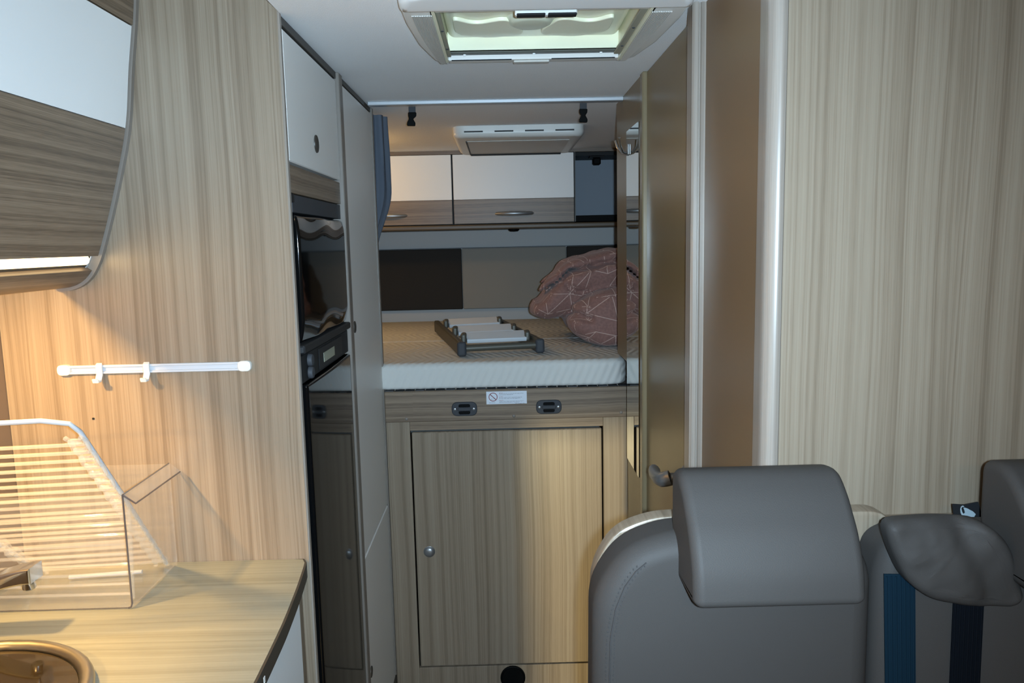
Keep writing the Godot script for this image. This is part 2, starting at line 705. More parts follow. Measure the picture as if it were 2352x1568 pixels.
func shell() -> void:
	struct("floor", bx(-1.02, 1.2, -0.05, 0, -2.05, 4.05), M.floor, 35, 2)
	# ceiling with the opening of the front roof hatch
	var b := MB.new()
	b.box(-1.02, -0.398, CEIL, CEIL + 0.16, 1.507, 4.05)
	b.box(-1.02, -0.398, CEIL + 0.11, CEIL + 0.16, -2.05, 1.507)
	b.box(-0.398, -0.115, CEIL, CEIL + 0.16, -2.05, 4.05)
	b.box(0.285, 1.2, CEIL, CEIL + 0.05, -2.05, 4.05)
	b.box(-0.115, 0.285, CEIL, CEIL + 0.05, -2.05, 1.42)
	b.box(-0.115, 0.285, CEIL, CEIL + 0.05, 1.81, 4.05)
	struct("ceiling", b, M.ceiling)
	struct("wall_left", bx(-1.02, -0.97, 0, CEIL + 0.11, -2.05, 4.05), mat(rgb(128, 108, 88), 0.6))
	struct("wall_right", bx(1.15, 1.2, 0, CEIL, -2.05, 4.05), M.shell)
	struct("wall_rear", bx(-0.97, 1.15, 0, CEIL, 4.0, 4.05), mat(rgb(176, 178, 178), 0.7))
	struct("wall_front", bx(-0.97, 1.15, 0, CEIL + 0.11, -2.05, -2.0), M.shell)
	# aluminium strip across the ceiling before the bed
	struct("trim_ceiling", bx(-0.392, 0.385, CEIL - 0.012, CEIL, 2.40, 2.43, 0.002), M.alu)

func roof_hatches() -> void:
	# front hatch: frame, grilles, well, pane, latches
	var t := thing("roof_hatch", V(0.09, 1.93, 1.58), "white roof hatch with ribbed side grilles in the ceiling", "roof hatch")
	var outer := PackedVector2Array()
	# plan outline (x, d): sides bow outwards towards the near end
	for p in [[-0.112, 1.828], [-0.138, 1.79], [-0.158, 1.66], [-0.166, 1.50], [-0.163, 1.36], [-0.15, 1.315], [-0.12, 1.30], [0.29, 1.30], [0.325, 1.315], [0.34, 1.36], [0.345, 1.50], [0.335, 1.66], [0.312, 1.79], [0.285, 1.828]]:
		outer.append(Vector2(p[0], p[1]))
	var hole := P([-0.107, 1.80, -0.107, 1.427, 0.276, 1.427, 0.276, 1.80])
	var b := MB.new()
	# frame as four slabs round the hole so that it stays open
	var o := outer
	b.prism(P([o[0].x, o[0].y, o[1].x, o[1].y, o[2].x, o[2].y, o[3].x, o[3].y, -0.165, 1.392, -0.107, 1.392, -0.107, 1.80, -0.1065, 1.828]), "y", CEIL, 1.944, 0.006, 3, 0.0001)
	b.prism(P([0.2755, 1.828, 0.276, 1.80, 0.276, 1.392, 0.344, 1.392, o[10].x, o[10].y, o[11].x, o[11].y, o[12].x, o[12].y, o[13].x, o[13].y]), "y", CEIL, 1.944, 0.006, 3, 0.0001)
	b.prism(P([-0.107, 1.828, 0.276, 1.828, 0.276, 1.80, -0.107, 1.80]), "y", CEIL, 1.946, 0.003, 2, 0.0001)
	b.prism(P([-0.107, 1.427, 0.276, 1.427, 0.276, 1.392, -0.107, 1.392]), "y", CEIL, 1.944, 0.002, 2, 0.0001)
	ob("frame", b, M.plastic, t, 50)
	b = MB.new()
	b.prism(P([-0.165, 1.3915, o[4].x, o[4].y, o[5].x, o[5].y, o[6].x, o[6].y, o[7].x, o[7].y, o[8].x, o[8].y, o[9].x, o[9].y, 0.344, 1.3915]), "y", CEIL, 1.932, 0.016, 5, 0.0001)
	ob("front_bar", b, M.white, t, 50)
	# ribbed grilles
	for s in [0, 1]:
		b = MB.new()
		for k in 12:
			var f := k / 11.0
			var pts := PackedVector3Array()
			for j in 9:
				var g := j / 8.0
				var d := lerpf(1.44, 1.81, g)
				var bow := 0.028 * sin(PI * 0.5 * (1.0 - g * 0.9))
				var x := (-0.114 - f * (0.006 + bow)) if s == 0 else (0.283 + f * (0.006 + bow))
				pts.append(V(x, 1.9425, d))
			b.tube(pts, 0.0013, 5)
		ob("grille", b, M.offwhite, t, 60)
	# well: four walls and the closed translucent lid
	b = MB.new()
	b.box(-0.115, -0.107, 1.944, 2.085, 1.42, 1.81)
	b.box(0.276, 0.285, 1.944, 2.085, 1.42, 1.81)
	b.box(-0.107, 0.276, 1.965, 2.085, 1.42, 1.427)
	b.box(-0.107, 0.276, 1.965, 2.085, 1.80, 1.81)
	ob("well", b, M.cream, t)
	b = MB.new()
	b.soft(V(0.0845, 2.012, 1.6135), Vector3(0.191, 0.02, 0.186), 0.018, 4, 4)
	ob("lid", b, M.cream, t, 50)
	b = MB.new()
	b.lathe([[0.0, -0.014], [0.034, -0.014], [0.042, -0.010], [0.05, 0.0], [0.05, 0.004], [0.0, 0.004]], V(0.072, 1.9915, 1.645), Vector3(0, 1, 0), 28)
	ob("knob", b, mat(rgb(206, 208, 186), 0.3), t, 40)
	# moulded wings of the lid on both sides of the knob
	for s in [-1.0, 1.0]:
		b = MB.new()
		b.prism(MB.round_poly(P([0.078 + s * 0.055, 1.62, 0.078 + s * 0.12, 1.66, 0.078 + s * 0.165, 1.61, 0.078 + s * 0.165, 1.73, 0.078 + s * 0.1, 1.765, 0.078 + s * 0.02, 1.745, 0.078 + s * 0.02, 1.705]), 0.03, 5), "y", 1.9915, 1.984, 0.003, 3, 0.0001)
		ob("moulding", b, M.cream, t, 50)
	# inner rails with their clips and the latch plates
	b = MB.new()
	b.box(-0.107, 0.276, 1.957, 1.962, 1.782, 1.80, 0.001)
	ob("rail", b, mat(rgb(70, 70, 62), 0.5), t)
	for x in [-0.07, 0.085, 0.235]:
		ob("clip", bx(x - 0.003, x + 0.003, 1.953, 1.9565, 1.785, 1.79, 0.001), M.white, t)
	b = MB.new()
	b.box(-0.1065, -0.099, 1.948, 1.953, 1.43, 1.775, 0.001)
	ob("side_strip", b, mat(rgb(150, 148, 132), 0.5), t)
	b = MB.new()
	b.box(0.262, 0.2755, 1.948, 1.953, 1.43, 1.775, 0.001)
	ob("side_strip", b, mat(rgb(150, 148, 132), 0.5), t)
	for d in [1.56, 1.70]:
		for x in [-0.103, 0.269]:
			var k := MB.new()
			k.lathe([[0.0, -0.002], [0.003, -0.001], [0.003, 0.0], [0.0, 0.0]], V(x, 1.9475, d), Vector3(0, 1, 0), 8)
			ob("screw", k, M.grey_plastic, t)
	ob("latch", bx(0.035, 0.145, 1.934, 1.9435, 1.415, 1.430, 0.002), M.plastic, t)
	for x in [0.038, 0.093]:
		ob("latch_button", bx(x, x + 0.05, 1.930, 1.9335, 1.40, 1.418, 0.001), M.dark_grey, t)
	ob("latch", bx(0.04, 0.12, 1.941, 1.9455, 1.803, 1.822, 0.001), M.offwhite, t)
	for a in [[-0.1, 0.035], [0.125, 0.268]]:
		ob("slot", bx(a[0], a[1], 1.9455, 1.9475, 1.7985, 1.8015), M.dark_grey, t)
	# rear hatch: closed blind
	t = thing("roof_hatch", V(0.08, 1.93, 3.2), "smaller cream roof hatch with closed blind above the bed", "roof hatch")
	b = MB.new()
	b.prism(MB.round_poly(P([-0.17, 2.93, 0.325, 2.93, 0.325, 3.52, -0.17, 3.52]), 0.05, 5), "y", CEIL, 1.925, 0.02, 4, 0.0001)
	ob("frame", b, M.plastic, t, 50)
	b = MB.new()
	b.prism(P([-0.12, 3.03, 0.275, 3.03, 0.275, 3.46, -0.12, 3.46]), "y", 1.9255, 1.9225, 0.001)
	ob("blind", b, M.offwhite, t)
	ob("blind_bar", bx(-0.12, 0.275, 1.917, 1.925, 3.455, 3.47, 0.001), M.dark_grey, t)
	ob("blind_bar", bx(-0.124, -0.118, 1.92, 1.9255, 3.03, 3.47, 0.001), M.grey_plastic, t)
	for k in 4:
		var x := -0.125 + k * 0.113
		ob("vent_slot", bx(x, x + 0.07, 1.944, 1.949, 2.927, 2.932), M.black_soft, t)

func finger_hole(y: float, d: float, x: float, parent: Node3D, r := 0.017) -> void:
	var b := MB.new()
	b.lathe([[0.0, 0.0006], [r * 0.8, 0.0008], [r, 0.002], [r * 1.12, 0.0022], [r * 1.15, 0.0], [0.0, -0.001]], V(x, y, d), Vector3(1, 0, 0), 20)
	ob("finger_grip", b, M.edge_dark, parent, 40)

func fridge_side() -> void:
	var X := -0.398
	# tower that holds the refrigerator; its wooden side faces the camera
	var t := thing("fridge_cabinet", V(-0.68, 0, 1.75), "tall light oak refrigerator cabinet with pale upper door beside the kitchen", "cabinet")
	ob("side_panel", bx(-0.969, X - 0.004, 0, CEIL + 0.109, 1.49, 1.506), M.wood, t, 35, 1, Vector2(0.03, 0.1))
	var b := MB.new()
	b.box(X - 0.006, X - 0.0002, 0, CEIL + 0.109, 1.489, 1.5065, 0.003)
	ob("edge_band", b, M.wood_pale, t)
	ob("top_rail", bx(-0.43, X - 0.001, 1.950, CEIL - 0.001, 1.509, 1.985, 0.001), M.edge_dark, t)
	var u := ob("upper_door", bx(-0.42, X - 0.002, 1.702, 1.946, 1.512, 1.980, 0.002), M.greige, t)
	finger_hole(1.762, 1.74, X - 0.002, u)
	ob("filler_strip", bx(-0.43, X - 0.004, 1.643, 1.697, 1.509, 1.984, 0.001), M.wood_dark, t, 35, 2)
	ob("post", bx(-0.425, X + 0.006, 0, CEIL - 0.001, 1.988, 2.028, 0.002), M.edge, t)
	ob("back_panel", bx(-0.969, -0.95, 0, CEIL - 0.001, 1.506, 2.03), M.shell, t)
	ob("plinth", bx(-0.95, -0.425, 0.001, 0.1, 1.507, 1.985), M.edge_dark, t)
	# refrigerator
	t = thing("refrigerator", V(-0.68, 0.101, 1.75), "black glossy two-door refrigerator with small display between its doors", "refrigerator")
	ob("body", bx(-0.94, -0.425, 0.102, 1.642, 1.508, 1.986), M.black, t)
	ob("top_grille", bx(-0.4248, X - 0.006, 1.606, 1.641, 1.530, 1.984, 0.001), M.grey_plastic, t)
	ob("hinge_cover", bx(-0.4248, X - 0.002, 1.625, 1.641, 1.510, 1.532, 0.001), M.black_soft, t)
	var door := func(y0: float, y1: float, wav: float) -> MB:
		var m := MB.new()
		var h := Vector3(0.017, (y1 - y0) / 2, 0.222)
		m.soft(V(-0.412, (y0 + y1) / 2, 1.757), h, 0.006, 3, 28, func(p: Vector3) -> Vector3:
			var e: float = maxf(0.0, absf(p.y) / h.y - 0.62) / 0.38
			var bump := 0.004 * (1.0 - pow(p.z / h.z, 2.0)) - wav * e * e + wav * 0.35 * e * sin(p.z * 26.0 + p.y * 9.0)
			return p + Vector3(bump if p.x > 0.0 else 0.0, 0, 0))
		return m
	ob("freezer_door", door.call(1.346, 1.602, 0.007), M.black_gloss, t, 50)
	ob("door_handle", bx(-0.4248, X + 0.006, 1.327, 1.344, 1.515, 1.984, 0.003), M.black_soft, t)
	var c := ob("control_panel", bx(-0.4248, X - 0.003, 1.266, 1.324, 1.515, 1.984, 0.002), M.dark_grey, t)
	ob("display_frame", bx(X - 0.0032, X - 0.001, 1.272, 1.318, 1.66, 1.90, 0.001), M.black_soft, c)
	ob("display", bx(X - 0.0012, X - 0.0002, 1.283, 1.304, 1.70, 1.81), M.display, c)
	for k in 2:
		var kb := MB.new()
		kb.lathe([[0.0, 0.0], [0.013, 0.0], [0.013, 0.006], [0.011, 0.009], [0.0, 0.009]], V(X - 0.003, 1.307 - k * 0.026, 1.575), Vector3(1, 0, 0), 16)
		ob("control_knob", kb, M.grey_plastic, c, 40)
	ob("main_door", door.call(0.13, 1.262, 0.0), M.black_gloss, t, 50)
	# tall cupboard behind it
	t = thing("tall_cupboard", V(-0.68, 0, 2.27), "tall pale grey two-door cupboard between refrigerator and bed", "cabinet")
	ob("body", bx(-0.969, -0.425, 0, CEIL - 0.001, 2.031, 2.519), M.edge, t)
	ob("top_rail", bx(-0.4248, X - 0.001, 1.953, CEIL - 0.001, 2.031, 2.5, 0.001), M.edge_dark, t)
	var d1 := ob("upper_door", bx(-0.424, X, 0.678, 1.949, 2.036, 2.496, 0.002), M.greige, t)
	finger_hole(1.321, 2.066, X, d1, 0.014)
	var d2 := ob("lower_door", bx(-0.424, X, 0.06, 0.672, 2.036, 2.496, 0.002), M.greige, t)
	finger_hole(0.33, 2.066, X, d2, 0.014)
	ob("edge_strip", bx(-0.424, X + 0.004, 0.06, CEIL - 0.001, 2.499, 2.519, 0.002), M.edge, t)
	# curtain drawn to the side
	b = MB.new()
	var rows := []
	for j in 25:
		var f := j / 24.0
		var row := PackedVector3Array()
		var y := lerpf(1.955, 1.50, f)
		var sw := lerpf(1.0, 0.55, smoothstep(0.55, 1.0, f)) * lerpf(0.94, 1.0, smoothstep(0.0, 0.3, f))
		for i in 61:
			var a := TAU * i / 60.0
			var w := 1.0 + 0.16 * sin(a * 7.0 + 1.2 * f) + 0.06 * sin(a * 13.0 - f)
			row.append(V(-0.412 - 0.032 * smoothstep(0.5, 1.0, f) + 0.046 * cos(a) * w * sw, y, 2.60 + 0.05 * sin(a) * w * sw))
		rows.append(row)
	var from := b.t.size()
	for j in 24:
		for i in 60:
			b.quad(rows[j][i], rows[j][i + 1], rows[j + 1][i + 1], rows[j + 1][i])
	for e in [0, 24]:
		var cc := V(-0.412 - (0.032 if e else 0.0), rows[e][0].y, 2.60)
		for i in 60:
			if e == 0:
				b.tri(cc, rows[e][i + 1], rows[e][i])
			else:
				b.tri(cc, rows[e][i], rows[e][i + 1])
	b.fix(from)
	tag(ob("curtain", b, M.curtain, null, 60), "blue-grey gathered curtain drawn aside at the bed entrance", "curtain")

func bathroom_side() -> void:
	var X := 0.388
	var b := MB.new()
	b.box(X + 0.012, 1.15, 0, CEIL, 1.136, 2.32)
	b.box(X + 0.012, 1.15, 1.17, CEIL, 2.32, 2.525)
	struct("wall_bathroom", b, M.bronze)
	struct("wall_right_front", bx(X + 0.022, 1.15, 0, CEIL, 1.118, 1.1355), M.wood, 35, 1, Vector2(0.24, 0.1))
	struct("wall_right_side", bx(X, X + 0.0115, 0, CEIL, 1.165, 1.478), M.brown)
	# rounded corner strip
	b = MB.new()
	var q := PackedVector2Array([Vector2(X + 0.0215, 1.118), Vector2(X + 0.0215, 1.1645), Vector2(X - 0.002, 1.1645), Vector2(X - 0.002, 1.15)])
	for k in 7:
		var a := PI + PI / 2 * k / 6.0
		q.append(Vector2(X + 0.018 + 0.02 * cos(a), 1.137 + 0.021 * sin(a)))
	b.prism(q, "y", 0, CEIL)
	struct("trim_corner", b, M.wood_pale, 40)
	# door post with grooves facing the camera
	b = MB.new()
	b.prism(P([0.363, 1.476, 0.367, 1.472, 0.374, 1.472, 0.3755, 1.476, 0.3785, 1.476, 0.380, 1.472, 0.388, 1.472, 0.389, 1.4775, X + 0.0115, 1.4785, X + 0.0115, 1.512, 0.363, 1.512]), "y", 0, CEIL)
	struct("trim_door_near", b, M.wood_pale)
	b = MB.new()
	b.box(0.376, X + 0.0115, 0, CEIL, 2.05, 2.085, 0.003)
	struct("trim_door_far", b, mat(rgb(126, 112, 86), 0.25))
	# bathroom door
	var dr := struct("door_1", bx(X, X + 0.0115, 0.03, CEIL - 0.002, 1.5125, 2.0495, 0.001), M.bronze)
	b = MB.new()
	b.lathe([[0.0, 0.0], [0.026, 0.0], [0.026, 0.004], [0.023, 0.007], [0.012, 0.009], [0.011, 0.034], [0.0, 0.036]], V(X, 1.028, 1.60), Vector3(-1, 0, 0), 24)
	ob("rosette", b, M.silver, dr, 40)
	b = MB.new()
	var lev := PackedVector3Array()
	for p in [[0.354, 1.028, 1.60], [0.343, 1.024, 1.604], [0.338, 1.018, 1.62], [0.337, 1.012, 1.65], [0.338, 1.010, 1.69], [0.341, 1.012, 1.705]]:
		lev.append(V(p[0], p[1], p[2]))
	b.tube(lev, 0.013, 12, false, 1.3)
	ob("lever", b, M.silver, dr, 50)
	b = MB.new()
	b.lathe([[0.0, 0.0], [0.02, 0.0], [0.02, 0.003], [0.006, 0.005], [0.005, 0.012], [0.0, 0.012]], V(X, 1.06, 1.56), Vector3(-1, 0, 0), 20)
	ob("lock_knob", b, M.silver, dr, 40)
	# panel with the mirror
	b = MB.new()
	b.prism(P([2.0855, 0.0, 2.325, 0.0, 2.325, 1.165, 2.53, 1.165, 2.53, CEIL, 2.0855, CEIL]), "x", X - 0.006, X + 0.0115)
	struct("wall_bathroom_end", b, M.bronze)
	var t := thing("wall_mirror", V(X - 0.006, 0.865, 2.22), "tall narrow frameless mirror on the bronze panel beside the bed", "mirror")
	ob("glass", bx(X - 0.0095, X - 0.0063, 0.865, 1.853, 2.12, 2.322), M.mirror, t)
	# coat hook
	t = thing("coat_hook", V(X - 0.01, 1.80, 2.285), "small chrome double coat hook above the mirror edge", "hook")
	b = MB.new()
	b.box(X - 0.014, X - 0.010, 1.782, 1.812, 2.27, 2.31, 0.001)
	ob("plate", b, M.chrome, t)
	for s in [-1.0, 1.0]:
		b = MB.new()
		b.tube(PackedVector3Array([V(X - 0.014, 1.786, 2.29), V(X - 0.026, 1.79, 2.29 + s * 0.008), V(X - 0.036, 1.806, 2.29 + s * 0.022), V(X - 0.04, 1.828, 2.29 + s * 0.034)]), 0.0042, 8)
		ob("prong", b, M.chrome, t, 50)

func bed() -> void:
	var t := thing("bed", V(0, 0, 2.5), "dark wooden bed front with two recessed handles and a warning sticker", "bed")
	ob("rail_board", bx(-0.392, 0.56, 0.957, 1.06, 2.486, 2.506, 0.002), M.wood_dark, t, 35, 0, Vector2(0.1, 0.3))
	ob("stile", bx(-0.392, -0.314, 0.001, 0.9565, 2.494, 2.51, 0.001), M.wood, t, 35, 1, Vector2(0.4, 0.2))
	ob("stile", bx(0.327, 0.56, 0.001, 0.9565, 2.494, 2.51, 0.001), M.wood, t, 35, 1, Vector2(0.5, 0.1))
	ob("upper_rail", bx(-0.3138, 0.3268, 0.926, 0.9565, 2.494, 2.51, 0.001), M.wood_dark, t, 35, 0)
	ob("lower_rail", bx(-0.3138, 0.3268, 0.001, 0.088, 2.494, 2.51, 0.001), M.wood, t, 35, 1, Vector2(0.3, 0.2))
	tag(ob("bed_platform", bx(-0.965, 1.145, 1.02, 1.0595, 2.53, 3.975), M.edge), "flat grey platform that carries the two mattresses", "platform")
	for hx in [-0.131, 0.147]:
		var b := MB.new()
		b.prism(MB.round_poly(P([hx - 0.042, 0.974, hx + 0.042, 0.974, hx + 0.042, 1.021, hx - 0.042, 1.021]), 0.023, 6), "z", 2.4858, 2.479, 0.004, 3, 0.0001)
		var h := ob("handle", b, M.grey_plastic, t, 50)
		for s in [-1.0, 1.0]:
			b = MB.new()
			b.prism(MB.round_poly(P([hx - 0.02, 0.9975 + s * 0.0065, hx + 0.02, 0.9975 + s * 0.0065, hx + 0.018, 0.9975 + s * 0.017, hx - 0.018, 0.9975 + s * 0.017]), 0.005, 4), "z", 2.479, 2.4785, 0.0)
			ob("recess", b, M.black, h)
			b = MB.new()
			b.lathe([[0.0, 0.002], [0.004, 0.0015], [0.005, 0.0], [0.0, 0.0]], V(hx + s * 0.031, 0.9975, 2.479), Vector3(0, 0, 1), 12)
			ob("screw", b, M.silver, h, 50)
		b = MB.new()
		b.soft(V(hx, 0.9975, 2.477), Vector3(0.022, 0.0055, 0.003), 0.0028, 3, 1)
		ob("grip", b, M.grey_plastic, h, 50)
	for p in [[-0.323, 0.968], [0.031, 0.969], [0.386, 0.972]]:
		var b := MB.new()
		b.lathe([[0.0, 0.003], [0.004, 0.0022], [0.0055, 0.0], [0.0, 0.0]], V(p[0], p[1], 2.486), Vector3(0, 0, 1), 12)
		ob("screw_cap", b, M.edge, t, 50)
	var sb := MB.new()
	var a0 := V(-0.058, 1.0105, 2.4855)
	var a1 := V(0.075, 1.0105, 2.4855)
	var a2 := V(0.075, 1.053, 2.4855)
	var a3 := V(-0.058, 1.053, 2.4855)
	sb.quad(a0, a1, a2, a3)
	for p in [[0, 1], [1, 1], [1, 0], [0, 1], [1, 0], [0, 0]]:
		sb.uv.append(Vector2(p[0], p[1]))
	ob("warning_sticker", sb, M.sticker, t).set_meta("label", "white sticker with red prohibition sign and lines of text")
	# storage hatch below the bed
	t = thing("storage_hatch", V(0, 0.09, 2.5), "light oak storage door with round knob under the bed", "door")
	ob("panel", bx(-0.308, 0.321, 0.096, 0.921, 2.487, 2.503, 0.003), M.wood, t, 35, 1, Vector2(0.33, 0.15))
	var b := MB.new()
	b.lathe([[0.0, 0.010], [0.010, 0.009], [0.0155, 0.006], [0.017, 0.003], [0.019, 0.002], [0.0195, 0.0], [0.0, 0.0]], V(-0.264, 0.509, 2.487), Vector3(0, 0, 1), 24)
	ob("knob", b, M.silver, t, 40)
	# round black outlet at the floor
	b = MB.new()
	b.lathe([[0.0, 0.004], [0.036, 0.004], [0.04, 0.008], [0.043, 0.006], [0.043, 0.0], [0.0, 0.0]], V(0.008, 0.044, 2.494), Vector3(0, 0, 1), 28)
	tag(ob("air_outlet", b, M.black, null, 40), "round black air outlet low under the storage door", "outlet")
	# mattresses
	var outline := P([-0.96, 2.64, -0.435, 2.64, -0.425, 2.515, -0.40, 2.492, 0.33, 2.49, 0.385, 2.50, 0.408, 2.53, 0.414, 2.57, 0.414, 2.60, 0.43, 2.64, 1.14, 2.64, 1.14, 3.085, -0.96, 3.085])
	b = MB.new()
	b.prism(MB.round_poly(outline, 0.02, 4), "y", 1.064, 1.150, 0.022, 5, 0.012)
	tag(ob("mattress", b, M.mattress, null, 50, 0), "front white quilted mattress with rounded corner on the bed", "mattress", "bed mattresses")
	b = MB.new()
	b.prism(MB.round_poly(P([-0.96, 3.10, 1.14, 3.10, 1.14, 3.93, -0.96, 3.93]), 0.03, 4), "y", 1.064, 1.146, 0.02, 5, 0.012)
	tag(ob("mattress", b, M.mattress, null, 50, 0), "rear white quilted mattress against the headboard wall", "mattress", "bed mattresses")
	# dark slatted strip showing under the front mattress
	t = thing("slat_strip", V(0, 1.0605, 2.49), "thin dark strip of slats under the front mattress edge", "slat strip")
	for k in 24:
		var x := -0.39 + k * 0.0335
		ob("slat", bx(x, x + 0.028, 1.0601, 1.0632, 2.488, 2.52), M.dark_grey if k % 3 else M.grey_plastic, t)

func bow_handle(x: float, y: float, d: float, w: float, parent: Node3D) -> void:
	var b := MB.new()
	var rows := []
	for i in 17:
		var f := i / 16.0 * 2.0 - 1.0
		var z := d - 0.024 * (1.0 - f * f) - 0.001
		var hh := 0.007 + 0.004 * (1.0 - f * f)
		var row := PackedVector3Array()
		for j in 7:
			var g := j / 6.0 * 2.0 - 1.0
			row.append(V(x + f * w / 2, y + g * hh, z + 0.005 * g * g))
		rows.append(row)
	b.sheet(rows, V(0, 0, 0.003))
	ob("handle", b, M.silver, parent, 50)

func rear_wall() -> void:
	# overhead cupboards
	for k in 2:
		var x0: float = [-0.80, -0.216][k]
		var x1: float = [-0.224, 0.354][k]
		var t := thing("overhead_cupboard", V((x0 + x1) / 2, 1.62, 3.85), ["left white and brown overhead cupboard above the headboard", "middle white and brown overhead cupboard above the headboard"][k], "cupboard", "rear overhead cupboards")
		ob("body", bx(x0 - 0.003, x1 + 0.003, 1.626, 1.952, 3.716, 3.999), M.black_soft, t)
		ob("upper_front", bx(x0, x1, 1.741, 1.950, 3.70, 3.716, 0.001), M.white, t)
		var lf := ob("lower_front", bx(x0, x1, 1.628, 1.740, 3.70, 3.716, 0.001), M.wood_dark, t, 35, 0, Vector2(0.1 + k * 0.2, k * 0.7))
		bow_handle([-0.53, 0.07][k], 1.672, 3.70, 0.185, lf)
	var t := thing("open_shelf", V(0.6, 1.62, 3.85), "open blue-grey shelf compartment at the right of the overhead cupboards", "shelf")
	ob("back", bx(0.362, 1.145, 1.66, 1.952, 3.93, 3.999), mat(rgb(140, 148, 158), 0.7), t)
	ob("bottom", bx(0.362, 1.145, 1.628, 1.656, 3.70, 3.999), M.black, t)
	ob("side", bx(0.3575, 0.362, 1.628, 1.952, 3.70, 3.999), M.edge_dark, t)
	ob("top", bx(0.362, 1.145, 1.935, 1.952, 3.72, 3.93), M.dark_grey, t)
	t = thing("hinge_stay", V(0.47, 1.91, 3.8), "small black hinge fitting under the top of the open shelf", "fitting")
	ob("plate", bx(0.435, 0.505, 1.9295, 1.9345, 3.74, 3.80, 0.001), M.dark_grey, t)
	ob("block", bx(0.452, 0.49, 1.895, 1.929, 3.75, 3.79, 0.006), M.black, t)
	# wooden strip under the ceiling and pelmet under the cupboards
	struct("trim_rear_upper", bx(-0.969, 1.149, 1.953, CEIL - 0.0005, 3.705, 3.999), M.wood_dark, 35, 0)
	var b := MB.new()
	b.prism(MB.round_poly(P([3.685, 1.600, 3.999, 1.600, 3.999, 1.6235, 3.685, 1.6235]), 0.008, 4), "x", -0.969, 1.149)
	struct("trim_rear_lower", b, mat(rgb(84, 72, 56), 0.45), 40)
	# puck lamp
	b = MB.new()
	b.lathe([[0.0, 0.0], [0.026, 0.0], [0.026, 0.006], [0.019, 0.012], [0.0, 0.013]], V(0.066, 1.5995, 3.72), Vector3(0, -1, 0), 24)
	tag(ob("spot_housing", b, M.black, null, 40), "small flat black round fitting under the overhead cupboards", "fitting")
	# padded headboard panels
	var i := 0
	for a in [[-0.80, -0.201, "left charcoal padded headboard panel on the rear wall"], [-0.199, 0.338, "greige padded headboard panel in the middle of the rear wall"], [0.340, 0.94, "charcoal padded headboard panel behind the folded duvet"]]:
		b = MB.new()
		b.box(a[0], a[1], 1.198, 1.510, 3.978, 3.9995, 0.004)
		tag(ob("headboard_panel", b, M.headboard_pale if i == 1 else M.headboard_dark, null), a[2], "headboard", "headboard panels")
		i += 1
	b = MB.new()
	b.box(-0.80, 0.94, 1.511, 1.5135, 3.985, 3.9995)
	struct("trim_headboard", b, M.dark_grey)
	# reading lamp at the left end of the bed
	t = thing("reading_lamp", V(-0.74, 1.80, 3.2), "small warm spot lamp under the ceiling at the left of the bed", "lamp")
	b = MB.new()
	b.lathe([[0.0, 0.0], [0.03, 0.0], [0.03, 0.012], [0.012, 0.016], [0.01, 0.05], [0.0, 0.05]], V(-0.74, 1.9675, 3.2), Vector3(0, -1, 0), 20)
	ob("base", b, M.silver, t, 40)
	b = MB.new()
	b.lathe([[0.0, -0.03], [0.02, -0.024], [0.029, -0.008], [0.029, 0.008], [0.02, 0.024], [0.0, 0.03]], V(-0.74, 1.875, 3.2), Vector3(0, 1, 0), 20)
	ob("bulb", b, glow(Color(1, 0.78, 0.45), 3.0), t, 60)
	var l := OmniLight3D.new()
	l.name = "reading_lamp_light"
	lamp_setup(l, Color(1.0, 0.80, 0.50), 0.13, V(-0.74, 1.875, 3.2), 0.025)

# front profile of the kitchen overhead cupboard (x, y), from the ceiling down and round the lower lip
func cupboard_profile() -> PackedVector2Array:
	var c := Curve2D.new()
	for p in [[-0.668, 2.074], [-0.673, 1.985], [-0.690, 1.872], [-0.706, 1.762], [-0.740, 1.640], [-0.770, 1.550], [-0.784, 1.518], [-0.800, 1.497], [-0.822, 1.486], [-0.85, 1.484]]:
		c.add_point(Vector2(p[0], p[1]))
	for i in range(1, c.point_count - 1):
		var tan_ := (c.get_point_position(i + 1) - c.get_point_position(i - 1)) * 0.17
		c.set_point_in(i, -tan_)
		c.set_point_out(i, tan_)
	c.bake_interval = 0.012
	return c.get_baked_points()

func between(p: PackedVector2Array, y1: float, y0: float) -> PackedVector2Array:
	var out := PackedVector2Array()
	for i in p.size() - 1:
		for yy in [y1]:
			if p[i].y > yy and p[i + 1].y <= yy:
				out.append(p[i].lerp(p[i + 1], (p[i].y - yy) / (p[i].y - p[i + 1].y)))
		if p[i + 1].y <= y1 and p[i + 1].y >= y0:
			out.append(p[i + 1])
		if p[i].y > y0 and p[i + 1].y < y0:
			out.append(p[i].lerp(p[i + 1], (p[i].y - y0) / (p[i].y - p[i + 1].y)))
	return out

func skin(p: PackedVector2Array, thick: float, d0: float, d1: float) -> MB:
	# a curved board that follows the profile p, thick metres deep
	var poly := p.duplicate()
	var n := p.size()
	for i in range(n - 1, -1, -1):
		var a := p[maxi(i - 1, 0)]
		var b := p[mini(i + 1, n - 1)]
		var dir := (b - a).normalized()
		poly.append(p[i] + Vector2(dir.y, -dir.x) * -thick * (-1.0 if dir.y < 0.0 else 1.0) * -1.0)
	var m := MB.new()
	m.prism(poly, "z", d0, d1)
	return m

